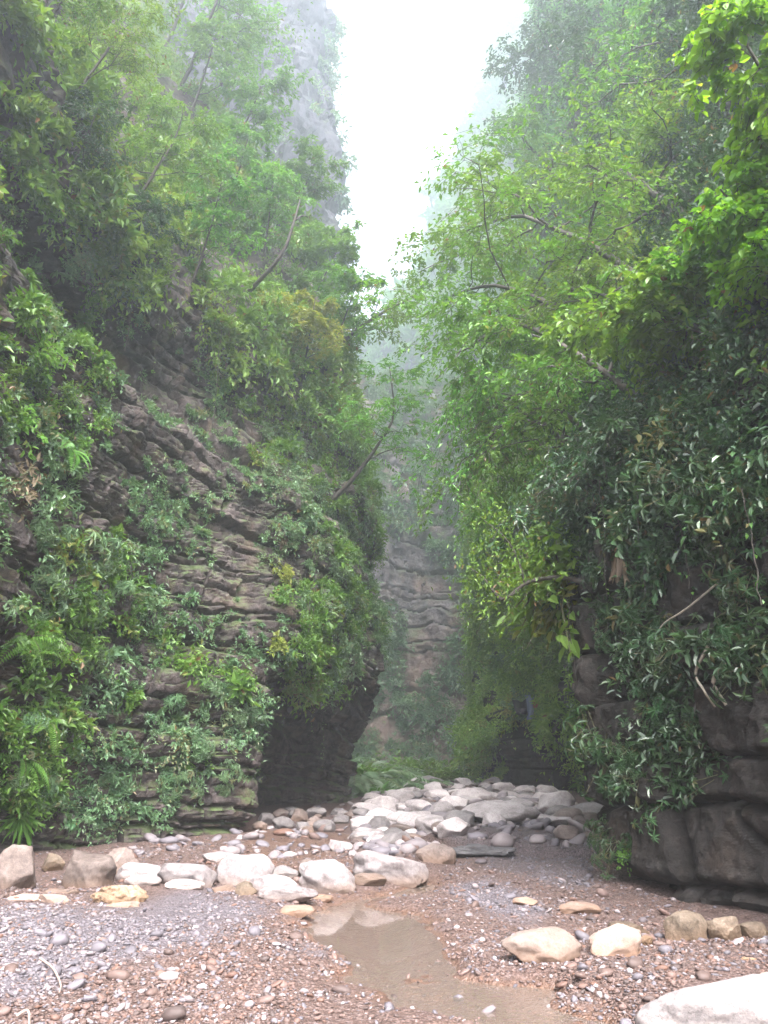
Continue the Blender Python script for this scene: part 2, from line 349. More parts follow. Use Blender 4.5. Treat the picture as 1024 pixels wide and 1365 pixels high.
# ------------------------------------------------------------------ cliffs
def loft(ctrl, usub, vsub, levels=None):
    """ctrl [nl][ns][3] control points -> fine grid"""
    C = np.array(ctrl, float); nl, ns = C.shape[:2]
    uq = np.concatenate([i + np.arange(n) / n for i, n in enumerate(usub)] + [[ns - 1]])
    lv = np.arange(nl) if levels is None else np.array(levels, float)
    vq = np.concatenate([lv[i] + (lv[i+1] - lv[i]) * np.arange(n) / n for i, n in enumerate(vsub)] + [[lv[-1]]])
    A = hermite(lv, C, vq)                       # nv, ns, 3
    A = hermite(np.arange(ns), A.transpose(1, 0, 2), uq).transpose(1, 0, 2)
    return A
def grid_normals(G, side):
    du = np.gradient(G, axis=1); dv = np.gradient(G, axis=0)
    n = nrm(np.cross(du, dv)); 
    ref = np.array([side, 0.0, 0.0])
    if (n @ ref).mean() < 0: n = -n
    return n
def arc(G, axis=1):
    d = np.linalg.norm(np.diff(G, axis=axis), axis=-1); z = np.zeros_like(np.take(d, [0], axis))
    return np.concatenate([z, np.cumsum(d, axis)], axis)
def strata(s, z, P, th, dip, A, Gv, B, seed, bw=2.2, warp=0.25, gw=0.05, joint=0.25):
    c = z + dip * s + warp * fbm(P * 0.35, 3, seed) + 0.05 * vnoise(P * 2.2, seed + 5)
    r = np.random.default_rng(seed); ths = th * r.uniform(0.4, 1.7, 400); ed = np.cumsum(ths) - 20
    i = np.clip(np.searchsorted(ed, c) - 1, 0, 398); t = ths[np.clip(i + 1, 0, 399)]; f = np.clip((c - ed[i]) / t, 0, 1)
    d = A * (hsh(i, np.int64(seed)) * 2 - 1)
    # overhanging lip: a layer sticks out more at its top
    d = d + 0.35 * A * (f - 0.5)
    e = np.minimum(f, 1 - f) * t
    gd = 0.35 + 0.65 * hsh(i, np.int64(seed + 3))
    d = d - Gv * gd * np.exp(-(e / gw) ** 2)
    q = s / (t * bw * (0.6 + hsh(i, np.int64(seed + 1)))) + 10 * hsh(i, np.int64(seed + 2)) + 0.25 * vnoise(P * 1.8, seed + 8)
    bi = np.floor(q).astype(np.int64); bf = q - bi
    d = d + B * (hsh(bi, i, np.int64(seed + 4)) * 2 - 1)
    eb = np.minimum(bf, 1 - bf) * t * bw
    d = d + 1.3 * B * (hsh(bi, i, np.int64(seed + 11)) - 0.5) * (bf - 0.5) * 2 + 1.0 * B * (hsh(bi, i, np.int64(seed + 12)) - 0.5) * (f - 0.5) * 2
    on = hsh(bi, i, np.int64(seed + 6)) > joint
    d = d - np.where(on, 0.7 * Gv * np.exp(-(eb / (gw * 0.9)) ** 2), 0)
    return d
WALLS = {}
def wall_object(name, G, N_, d, mat, label, cat, sm=True):
    P = G + N_ * d[..., None]
    nv, nu = P.shape[:2]; idx = np.arange(nv * nu).reshape(nv, nu)
    Fq = np.stack([idx[:-1, :-1], idx[:-1, 1:], idx[1:, 1:], idx[1:, :-1]], -1).reshape(-1, 4)
    du = np.gradient(P, axis=1); dv = np.gradient(P, axis=0); c = np.cross(du, dv)
    flip = ((c * N_).sum(-1).mean() < 0)
    if flip: Fq = Fq[:, ::-1]
    me = build_mesh(name, P.reshape(-1, 3), [Fq], mat, sm)
    o = tag(link(name, me), label, cat, kind='structure')
    return o, P

def lv(zs, table):
    return [[(x, y, z) for (x, y) in row] for z, row in zip(zs, table)]
# left wall: stations S0 S1 S2 S3 D S5 S6 E F S9
zsL = [-0.7, 1.0, 2.2, 3.0, 3.6, 5.0, 6.5, 9.5, 11.0, 13.0, 18.0, 25.0, 34.0, 46.0, 60.0]
tabL = [
 [(-20.4,-12),(-7.6,5),(-6.8,12.3),(-5.5,15.6),(-2.95,18.4),(-5.2,21.0),(-3.6,27.0),(-1.3,29.8),(-3.0,40),(-6,66)],
 [(-20.2,-12),(-7.4,5),(-6.6,12.2),(-5.4,15.7),(-2.85,18.5),(-5.0,21.4),(-3.4,27.0),(-1.2,29.6),(-3.0,40),(-6,66)],
 [(-20.0,-12),(-7.2,5),(-6.4,12.0),(-5.3,15.9),(-2.75,18.7),(-4.6,21.8),(-3.0,26.8),(-1.0,29.3),(-2.8,40),(-6,66)],
 [(-19.9,-12),(-7.0,5),(-6.2,11.8),(-5.25,16.0),(-2.65,18.9),(-3.6,21.8),(-2.0,26.0),(-0.7,28.8),(-2.6,40),(-6,66)],
 [(-19.8,-12),(-6.9,5),(-6.1,11.6),(-5.2,16.1),(-2.55,19.0),(-1.9,21.7),(-1.1,25.0),(-0.4,27.6),(-2.4,40),(-6,66)],
 [(-19.8,-12),(-6.7,5),(-5.9,11.2),(-5.1,16.2),(-2.5,19.3),(-1.5,21.8),(-0.9,24.6),(-0.3,27.2),(-2.2,40),(-6,66)],
 [(-19.8,-12),(-6.7,5.2),(-5.9,11.2),(-5.2,16.5),(-2.7,19.9),(-1.5,22.1),(-0.8,24.9),(-0.3,27.8),(-2.2,40),(-6,66)],
 [(-20.0,-12),(-6.9,5.5),(-6.1,11.9),(-5.3,17.0),(-3.05,20.4),(-1.8,22.9),(-0.9,25.6),(-0.4,28.6),(-2.6,41),(-7,66)],
 [(-20.4,-12),(-7.5,6),(-7.1,12.9),(-6.3,18.0),(-4.2,21.3),(-2.6,23.7),(-1.2,26.2),(-0.7,29.2),(-3.2,41),(-7,66)],
 [(-20.4,-12),(-7.3,6),(-6.4,12.6),(-5.7,17.8),(-3.9,21.0),(-2.4,23.4),(-1.4,26.2),(-1.0,29.6),(-4,41),(-8,66)],
 [(-22.0,-12),(-8.7,6.5),(-8.0,14.5),(-7.1,19.6),(-5.2,22.8),(-3.6,25.0),(-2.6,27.4),(-2.3,30.6),(-5,42),(-9,66)],
 [(-25.0,-12),(-11.5,7),(-10.5,17),(-9.0,22),(-7.2,25),(-5.9,27),(-5.0,29.2),(-4.6,32),(-8,44),(-10,68)],
 [(-30.0,-12),(-16,8),(-14.6,20),(-13.2,25),(-12.4,28),(-11.2,30),(-10.2,32),(-9.8,34.5),(-10,46),(-14,70)],
 [(-38.0,-12),(-24,9),(-22,25),(-21,30),(-19,33),(-17,35),(-16,37),(-15.5,39.5),(-18,50),(-22,74)],
 [(-48.0,-12),(-32,10),(-29,31),(-26,36),(-23,39),(-20,41),(-18,43),(-17,46),(-20,56),(-25,80)]]
GL = loft(lv(zsL, tabL), [10, 40, 110, 120, 80, 60, 50, 30, 20], [44, 34, 24, 20, 40, 40, 80, 40, 40, 36, 34, 34, 34, 24], zsL)
NL = grid_normals(GL, 1.0); sL = arc(GL, 1)[:, :]; sL = sL[60:61, :] + 0 * sL
zL = GL[..., 2]
fade = smooth(15, 12, zL)
fadeE = smooth(36, 27, GL[..., 1])
dL = strata(sL, zL, GL, 0.40, 0.12, 0.15, 0.28, 0.12, 41, bw=2.2, gw=0.05, joint=0.3, warp=0.20) * (0.25 + 0.75 * fade * fadeE)
dL += strata(sL, zL, GL, 0.16, 0.12, 0.02, 0.035, 0.025, 43, bw=3.0, gw=0.02, joint=0.2, warp=0.22) * fade * fadeE
dL += 0.25 * fbm(GL * 0.4, 3, 50) + 0.05 * fbm(GL * 3.2, 4, 53) - 0.10 * np.abs(fbm(GL * 1.3, 3, 59)) + 1.1 * smooth(12, 20, zL) * fbm(GL * 0.16, 3, 57)
# deep hollow ledge under the hanging wood
dL -= 0.9 * np.exp(-((zL + 0.10 * sL - 13.1) / 0.55) ** 2) * smooth(15, 13, zL) * (sL > 12)
cliffL, PL = wall_object('left_cliff', GL, NL, dL, M['cliff_l'], 'layered brown limestone cliff with a cave at its foot, left side of the gorge', 'cliff', False)

# right wall: R0 R1 R2 R3 C R5 R6 R7 R8 R9 R10
zsR = [-0.7, 1.2, 3.0, 5.0, 6.5, 9.0, 15.0, 25.0, 36.0, 50.0, 66.0]
tabR = [
 [(20.5,-12),(6.4,1),(5.0,5.0),(3.85,8.7),(2.80,11.3),(4.1,13.2),(6.6,18),(8.2,26),(7.8,33.5),(5.0,47),(9,74)],
 [(20.5,-12),(6.4,1),(4.9,5.0),(3.75,8.8),(2.75,11.4),(4.0,13.3),(6.5,18),(8.0,26),(7.8,33.5),(5.3,47),(9,74)],
 [(20.5,-12),(6.4,1),(4.9,5.2),(3.75,8.9),(2.80,11.5),(3.9,13.4),(6.3,18),(7.8,26),(7.5,33.5),(5.2,47),(9,74)],
 [(20.6,-12),(6.5,1),(4.9,5.4),(3.8,9.0),(2.90,11.7),(3.9,13.6),(6.2,18),(7.9,26),(7.7,33.5),(5.8,47),(9,74)],
 [(20.8,-12),(6.7,1),(5.1,5.8),(4.2,9.3),(3.4,12.0),(4.1,14.0),(6.1,18.3),(7.9,26),(7.6,33.5),(6.0,47),(9,74)],
 [(21.2,-12),(7.2,1),(5.8,6.3),(5.0,9.9),(4.5,12.8),(4.9,15.0),(6.2,19),(7.5,26.5),(7.2,34),(6.0,47),(9,74)],
 [(22.6,-12),(8.8,1),(7.4,7.0),(6.7,11.3),(6.2,14.8),(6.3,17.4),(6.7,21.4),(7.2,27.5),(6.8,35),(6.2,48),(10,75)],
 [(26.0,-12),(12,1),(10.8,8.0),(9.9,13.2),(9.0,17.8),(8.9,21.2),(8.9,25.4),(9.2,30.5),(9.2,38),(8.4,50),(12,77)],
 [(31.0,-12),(17,2),(15.2,10),(13.4,16),(12,21),(11.4,25),(11,29),(10.6,33),(11,40),(10.4,52),(15,80)],
 [(38.0,-12),(24,3),(21,13),(18.4,20),(15.8,26),(13.6,30),(12,34),(10.8,37),(11.4,44),(13.5,56),(20,86)],
 [(48.0,-12),(34,5),(30,17),(26,26),(22,33),(19,37),(16.6,41),(14.6,44),(15.5,50),(18.5,62),(26,94)]]
GR = loft(lv(zsR, tabR), [10, 30, 80, 110, 80, 50, 40, 40, 44, 20], [64, 66, 70, 44, 46, 44, 40, 36, 24, 16], zsR)
NR = grid_normals(GR, -1.0); sR = arc(GR, 1); sR = sR[60:61, :] + 0 * sR
zR = GR[..., 2]; nearR = smooth(16, 13, GR[..., 1])
dR = (0.35 + 0.65 * nearR) * strata(sR, zR, GR, 0.55, 0.0, 0.11, 0.30, 0.14, 91, bw=0.95, warp=0.10, gw=0.05, joint=0.05) * smooth(12, 6, zR)
dR -= 0.4 * smooth(0.40, 0.05, zR)
dR += 0.12 * fbm(GR * 0.5, 3, 95) + 0.04 * fbm(GR * 3.0, 4, 96) - 0.08 * np.abs(fbm(GR * 1.6, 3, 99)) + 0.02 * fbm(GR * 9, 2, 100) + 0.9 * smooth(7, 16, zR) * fbm(GR * 0.17, 3, 97)
dR += 0.8 * smooth(16, 26, GR[..., 1]) * fbm(GR * 0.3, 3, 98) * smooth(0, 3, zR)
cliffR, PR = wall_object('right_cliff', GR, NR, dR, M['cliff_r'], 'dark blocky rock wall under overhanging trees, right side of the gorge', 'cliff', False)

# cliff closing the gorge
zsF = [-1, 4, 9, 14, 20, 28, 36, 44]
baseF = [(-16, 66), (-9, 70), (-4, 72), (-1, 71.5), (2, 73.5), (6, 72), (10, 69), (16, 66), (24, 60)]
leanF = [0, 1.6, 3.4, 3.0, 3.8, 4.6, 7, 12]
ctrlF = [[(x + 0.05 * z, y + l, z) for (x, y) in baseF] for z, l in zip(zsF, leanF)]
GF = loft(ctrlF, [24, 30, 34, 40, 46, 40, 24, 20], [30, 34, 34, 40, 50, 40, 24], zsF)
NF = grid_normals(GF, 0.0); 
if NF[..., 1].mean() > 0: NF = -NF
sF = arc(GF, 1); sF = sF[60:61, :] + 0 * sF
dF = strata(sF, GF[..., 2], GF, 1.7, 0.10, 0.5, 0.5, 0.30, 131, bw=3.2, warp=0.5, gw=0.14, joint=0.75) + 0.5 * fbm(GF * 0.13, 3, 133) + 0.5 * fbm(GF * np.array([0.45, 0.45, 0.08]), 3, 135) + 0.14 * fbm(GF * 1.3, 4, 134)
# pale vertical rib and the ledges beside it
cliffF, PF = wall_object('end_cliff', GF, NF, dF, M['cliff_far'], 'grey and pink rock face closing the gorge far behind', 'cliff', False)

# tall pale tower, far left
zsT = [-1, 15, 30, 45, 60, 80, 100, 120]
ctrlT = []
for z in zsT:
    k = z / 100
    ctrlT.append([(-40, 46 + 4 * k, z), (-20 - 2 * k, 47 + 3 * k, z), (-10 - 1.5 * k, 51 + 2 * k, z), (-3.6 - 4.2 * max(0, k - 0.42) / 0.6, 60, z), (-5 - 4 * k, 72, z), (-20, 95, z)])
GT = loft(ctrlT, [20, 40, 60, 50, 20], [20, 26, 30, 44, 60, 40, 20], zsT)
NT = grid_normals(GT, 1.0)
if NT[..., 1].mean() > 0: NT = -NT
sT = arc(GT, 1); sT = sT[60:61, :] + 0 * sT
dT = strata(sT, GT[..., 2], GT, 1.8, -0.35, 0.22, 0.3, 0.3, 151, bw=2.5, warp=1.5, gw=0.22) + 1.2 * fbm(GT * 0.11, 3, 153) - 0.7 * np.abs(fbm(GT * np.array([0.45, 0.45, 0.12]), 4, 154)) + 0.12 * fbm(GT * 1.2, 4, 155)
cliffT, PT = wall_object('cliff_tower', GT, NT, dT, M['cliff_tower'], 'tall pale grey cliff rising into the mist, upper left', 'cliff', False)

# misty mountain beyond
heights = [(-60, 190, 80), (-25, 170, 84), (-6, 155, 88), (6, 145, 90), (16, 132, 114), (26, 118, 146), (37, 103, 168), (56, 92, 190)]
ctrlM = []
for k in np.linspace(0, 1, 7):
    ctrlM.append([(x * (0.8 + 0.2 * k), y - 30 + 30 * k ** 0.8, -2 + (h + 2) * k) for (x, y, h) in heights])
GM = loft(ctrlM, [14] * 7, [14] * 6)
NM = grid_normals(GM, 0.0)
if NM[..., 1].mean() > 0: NM = -NM
dM = 5 * fbm(GM * 0.035, 4, 161) + 1.2 * fbm(GM * 0.25, 3, 162)
cliffM, PM = wall_object('misty_mountain', GM, NM, dM, M['cliff_tower'], 'wooded mountainside fading into white mist beyond the gorge', 'mountain')

# ray casting on the walls, for rooting plants
def bvh_of(Pg, step=2):
    Q = Pg[::step, ::step]; nv, nu = Q.shape[:2]; idx = np.arange(nv * nu).reshape(nv, nu)
    Fq = np.stack([idx[:-1, :-1], idx[:-1, 1:], idx[1:, 1:], idx[1:, :-1]], -1).reshape(-1, 4)
    return BVHTree.FromPolygons(Q.reshape(-1, 3).tolist(), Fq.tolist())
BV = {'L': bvh_of(PL), 'R': bvh_of(PR), 'F': bvh_of(PF), 'T': bvh_of(PT)}
def hit(u, v, which='LRFT'):
    d = Vector(ray(u, v)).normalized(); best = None
    for k in which:
        h = BV[k].ray_cast(Vector(EYE), d)
        if h[0] is not None and (best is None or h[3] < best[2]):
            nn = h[1] if h[1].dot(d) < 0 else -h[1]; best = (h[0], nn, h[3])
    return best

# ------------------------------------------------------------------ leaves
def leaves(pos, axis, nor, ln, wd, kind=4, droop=0.15, fold=0.25):
    """arrays -> V, [faces]; kind 4: folded diamond, 6: pointed oval"""
    n = len(pos); axis = nrm(axis); side = nrm(np.cross(axis, nor)); up = np.cross(side, axis)
    ln = np.broadcast_to(ln, (n,))[:, None]; wd = np.broadcast_to(wd, (n,))[:, None]
    if kind == 4:
        a = pos; c = pos + axis * ln - up * ln * droop
        b = pos + axis * ln * 0.45 + side * wd * 0.5 + up * wd * fold; d = pos + axis * ln * 0.45 - side * wd * 0.5 + up * wd * fold
        V = np.stack([a, b, c, d], 1).reshape(-1, 3); i = np.arange(n)[:, None] * 4
        return V, [np.concatenate([i + [0, 1, 2], i + [0, 2, 3]], 0)], 4
    a = pos; c = pos + axis * ln - up * ln * droop
    b1 = pos + axis * ln * 0.28 + side * wd * 0.46 + up * wd * fold; b2 = pos + axis * ln * 0.66 + side * wd * 0.40 + up * (wd * fold - ln * droop * 0.4)
    d1 = pos + axis * ln * 0.28 - side * wd * 0.46 + up * wd * fold; d2 = pos + axis * ln * 0.66 - side * wd * 0.40 + up * (wd * fold - ln * droop * 0.4)
    V = np.stack([a, b1, b2, c, d2, d1], 1).reshape(-1, 3); i = np.arange(n)[:, None] * 6
    return V, [np.concatenate([i + [0, 1, 2, 3], i + [0, 3, 4, 5]], 0)], 6
def leaf_mesh(name, pos, axis, nor, ln, wd, mat, kind=4, droop=0.15, tint=None, fold=0.25):
    V, Fc, k = leaves(pos, axis, nor, ln, wd, kind, droop, fold)
    t = rng.random(len(pos)) if tint is None else tint
    return build_mesh(name, V, Fc, mat, False, {'tint': np.repeat(t, k)})
def rnd_dirs(n, r=rng):
    return nrm(r.normal(size=(n, 3)))
UPV = np.array([0, 0, 1.0])
def clumps(pts, nor, rad, ntw, nlf, ln, asp=0.45, up=0.5, hang=0.35, jit=0.35):
    """twiggy cushions of leaves growing out of a face"""
    n = len(pts)
    rad = np.broadcast_to(rad, (n,))
    d = nrm(nor[:, None, :] * 0.8 + UPV * up + 1.0 * rng.normal(size=(n, ntw, 3)) * 0.75)
    flip = (d * nor[:, None, :]).sum(-1, keepdims=True); d = np.where(flip < -0.1, d - 1.6 * flip * nor[:, None, :], d)
    L_ = rad[:, None] * rng.uniform(0.45, 1.25, (n, ntw))
    t = rng.uniform(0.25, 1.0, (n, ntw, nlf))
    p = pts[:, None, None, :] + d[:, :, None, :] * (L_[:, :, None] * t)[..., None]
    p[..., 2] -= hang * np.exp(rng.normal(size=(n, 1, 1)) * 0.5) * L_[:, :, None] * t * t
    p += rng.normal(size=p.shape) * (rad[:, None, None, None] * 0.09)
    ax = nrm(d[:, :, None, :] * 0.6 + rng.normal(size=p.shape) * 0.65 - UPV * 0.25)
    nn = nrm(UPV * 0.8 + nor[:, None, None, :] * 0.45 + rng.normal(size=p.shape) * jit)
    lnv = ln * rng.uniform(0.6, 1.3, p.shape[:3]) * np.exp(rng.normal(size=(n, 1, 1)) * 0.28)
    base = rng.normal(size=(n, 1, 1)) * 0.24 + rng.normal(size=(n, ntw, 1)) * 0.10
    tint = np.clip(0.45 + base + rng.normal(size=p.shape[:3]) * 0.17, 0, 0.96)
    tint = np.where(rng.random(tint.shape) < 0.008, 1.0, tint)
    N_ = p.reshape(-1, 3)
    return N_, ax.reshape(-1, 3), nn.reshape(-1, 3), lnv.ravel(), lnv.ravel() * asp * rng.uniform(0.8, 1.2, len(N_)), tint.ravel()
def stuff(name, label, cat, args, mat, kind=4, droop=0.15):
    p, a, nn, l, w, t = args
    me = leaf_mesh(name, p, a, nn, l, w, mat, kind, droop, t)
    return tag(link(name, me), label, cat, kind='stuff')
def sample(Pg, Ng, n, cond=None, margin=(-260, 1290, -190, 1340)):
    du = np.linalg.norm(np.gradient(Pg, axis=1), axis=-1); dv = np.linalg.norm(np.gradient(Pg, axis=0), axis=-1)
    w = (du * dv).ravel(); P_ = Pg.reshape(-1, 3); u, v, dep = proj(P_)
    ok = (u > margin[0]) & (u < margin[1]) & (v > margin[2]) & (v < margin[3]) & (P_[:, 1] > 2)
    if cond is not None: ok &= cond(P_, u, v, dep)
    w = np.where(ok, w, 0); cs = np.cumsum(w)
    area = cs[-1]
    k = np.searchsorted(cs, rng.random(n) * area); k = np.clip(k, 0, len(w) - 1)
    Nn = Ng.reshape(-1, 3)[k]
    return P_[k] + rng.normal(size=(n, 3)) * 0.05, Nn, area

ROCK = [[(95, 640), (125, 400), (160, 395), (215, 450), (300, 520), (335, 640), (355, 760), (378, 850), (360, 905), (300, 895), (205, 860), (215, 800), (190, 740), (130, 690)],
        [(130, 400), (170, 370), (310, 470), (330, 520), (240, 480)],
        [(80, 870), (200, 850), (215, 900), (130, 960), (190, 1010), (300, 1060), (345, 900), (372, 900), (350, 1150), (80, 1150), (100, 1010)],
        [(335, 905), (440, 922), (468, 885), (530, 850), (530, 1000), (485, 1100), (330, 1120)]]
def rockmask(P_, u, v):
    j = 26 * fbm(P_ * 0.8, 3, 201); uu = u + j; vv = v + 0.7 * j
    r = np.zeros(u.shape, bool)
    for p in ROCK: r |= inpoly(uu, vv, p)
    return r
nzf = lambda P_, s, k: fbm(P_ * s, 3, k)
lowL = lambda P_, u, v, d: (P_[:, 2] < 12.5) & (P_[:, 2] > 0.5) & ~rockmask(P_, u, v) & (P_[:, 1] < 45)
# left cliff, lower: grey-green drapery + mid
p, nn, ar = sample(PL, NL, 1250, lambda P_, u, v, d: lowL(P_, u, v, d) & (nzf(P_, 0.5, 211) > -0.02) & (nzf(P_, 1.1, 213) > -0.5))
stuff('cliff_undergrowth', 'mixed green undergrowth draping the lower left cliff', 'undergrowth', clumps(p, nn, rng.uniform(0.18, 0.55, len(p)), 10, 11, 0.12), M['lf_mid'])
p, nn, ar = sample(PL, NL, 1100, lambda P_, u, v, d: lowL(P_, u, v, d) & (nzf(P_, 0.5, 211) < 0.08) & (nzf(P_, 1.1, 213) > -0.5))
stuff('cliff_creeper', 'grey-green creeper with fine leaves hanging over the lower left cliff', 'creeper', clumps(p, nn, rng.uniform(0.15, 0.45, len(p)), 9, 12, 0.10, hang=0.7), M['lf_grey'])
# sparse tufts on the rock bands
p, nn, ar = sample(PL, NL, 900, lambda P_, u, v, d: (P_[:, 2] < 12.5) & (P_[:, 2] > 0.4) & rockmask(P_, u, v) & (P_[:, 1] < 24) & (nzf(P_, 0.9, 231) > -0.08) & ~inpoly(u, v, ROCK[3]))
stuff('ledge_tufts', 'small green tufts growing on the bare rock ledges of the left cliff', 'plants', clumps(p, nn, rng.uniform(0.08, 0.30, len(p)), 6, 9, 0.085, hang=0.7), M['lf_grey'])
# left cliff, upper wood
upL = lambda P_, u, v, d: (P_[:, 2] > 12.0) & (P_[:, 1] < 58)
p, nn, ar = sample(PL, NL, 1900, lambda P_, u, v, d: upL(P_, u, v, d) & (nzf(P_, 0.22, 241) > -0.12) & (nzf(P_, 0.5, 243) > -0.3))
stuff('hanging_wood', 'dense mid-green bushes covering the upper left slope', 'undergrowth', clumps(p, nn, rng.uniform(0.4, 1.1, len(p)), 12, 13, 0.19), M['lf_mid'])
p, nn, ar = sample(PL, NL, 1500, lambda P_, u, v, d: upL(P_, u, v, d) & (nzf(P_, 0.22, 241) < 0.1) & (nzf(P_, 0.5, 243) > -0.3))
stuff('slope_thicket', 'brighter green thicket filling the upper left slope', 'undergrowth', clumps(p, nn, rng.uniform(0.4, 1.0, len(p)), 12, 12, 0.18), M['lf_bright'])
# right wall
lowRn = lambda P_, u, v, d: (P_[:, 2] > 1.2) & (P_[:, 2] < 7.5) & (P_[:, 1] < 16)
p, nn, ar = sample(PR, NR, 1200, lambda P_, u, v, d: lowRn(P_, u, v, d) & (nzf(P_, 0.8, 251) + 0.20 * (P_[:, 2] - 3.0) > 0.0))
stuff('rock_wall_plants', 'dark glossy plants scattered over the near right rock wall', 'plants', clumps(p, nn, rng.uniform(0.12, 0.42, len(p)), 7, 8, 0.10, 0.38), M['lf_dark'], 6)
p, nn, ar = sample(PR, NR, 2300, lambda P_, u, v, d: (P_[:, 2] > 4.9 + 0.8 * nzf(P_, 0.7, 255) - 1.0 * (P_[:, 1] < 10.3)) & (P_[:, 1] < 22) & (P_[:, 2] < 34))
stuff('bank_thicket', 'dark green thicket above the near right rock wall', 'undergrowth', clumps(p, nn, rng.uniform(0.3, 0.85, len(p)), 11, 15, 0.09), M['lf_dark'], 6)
p, nn, ar = sample(PR, NR, 1500, lambda P_, u, v, d: (P_[:, 1] > 14) & (P_[:, 1] < 60) & (P_[:, 2] > 1.3 + 1.6 * nzf(P_, 0.4, 257)) & (nzf(P_ * np.array([1, 1, 0.22]), 0.8, 259) > -0.22) & (P_[:, 2] < 20))
stuff('buttress_creeper', 'bright green creeper curtains on the buttress behind the near right rock', 'creeper', clumps(p, nn, rng.uniform(0.4, 1.25, len(p)), 13, 13, 0.19, up=0.75, hang=0.5), M['lf_lit'])
p, nn, ar = sample(PR, NR, 2200, lambda P_, u, v, d: (P_[:, 1] > 16) & (P_[:, 1] < 70) & (P_[:, 2] > 17))
stuff('ridge_wood', 'dense wood clothing the upper right slope', 'undergrowth', clumps(p, nn, rng.uniform(0.5, 1.3, len(p)), 11, 12, 0.24), M['lf_mid'])
# far cliffs
p, nn, ar = sample(PF, NF, 1500, lambda P_, u, v, d: (P_[:, 2] > 24 + 3 * nzf(P_, 0.15, 5)) | (P_[:, 2] < 8 + 3 * nzf(P_, 0.2, 6)) | (P_[:, 0] < -0.8 + 2 * nzf(P_, 0.2, 7)) | (P_[:, 0] > 6.5 + 2 * nzf(P_, 0.2, 8)) | (nzf(P_, 0.2, 271) > 0.45))
stuff('end_cliff_growth', 'hazy green growth on the rock face closing the gorge', 'undergrowth', clumps(p, nn, rng.uniform(0.7, 1.8, len(p)), 10, 10, 0.42), M['lf_grey'])
p, nn, ar = sample(PT, NT, 700, lambda P_, u, v, d: (nzf(P_, 0.12, 281) > 0.28) | ((P_[:, 1] > 60) & (P_[:, 2] > 35)))
stuff('tower_growth', 'pale hazy bushes clinging to the tall misty cliff', 'undergrowth', clumps(p, nn, rng.uniform(0.7, 1.9, len(p)), 10, 10, 0.45), M['lf_grey'])
p, nn, ar = sample(PM, NM, 2600, None)
stuff('mountain_forest', 'pale forest on the misty mountainside beyond', 'forest', clumps(p, nn, rng.uniform(2.0, 4.5, len(p)), 9, 9, 1.2), M['lf_mid'])

# ------------------------------------------------------------------ woody parts
def tubes(paths, sides=6):
    """paths: list of (pts[n,3], radii[n])"""
    Vs, Fs, off = [], [], 0
    for pts, rad in paths:
        pts = np.asarray(pts, float); n = len(pts); tg = nrm(np.gradient(pts, axis=0))
        ref = np.array([0, 0, 1.0]) if abs(tg[:, 2]).mean() < 0.9 else np.array([1.0, 0, 0])
        a = nrm(np.cross(tg, ref)); b = np.cross(tg, a)
        th = np.arange(sides) * 2 * math.pi / sides
        ring = pts[:, None, :] + np.asarray(rad)[:, None, None] * (np.cos(th)[None, :, None] * a[:, None, :] + np.sin(th)[None, :, None] * b[:, None, :])
        Vs.append(ring.reshape(-1, 3)); i = np.arange(n * sides).reshape(n, sides)
        Fs.append(np.stack([i[:-1], np.roll(i, -1, 1)[:-1], np.roll(i, -1, 1)[1:], i[1:]], -1).reshape(-1, 4) + off)
        off += n * sides
    return np.concatenate(Vs), [np.concatenate(Fs)]
def curve(pts, n, wob=0.0, r=None):
    pts = np.asarray(pts, float)
    q = hermite(np.arange(len(pts)), pts, np.linspace(0, len(pts) - 1, n))
    if wob and r is not None:
        w = r.normal(size=(n, 3)) * wob; w[0] = 0; q = q + np.cumsum(w, 0) * 0.5
    return q
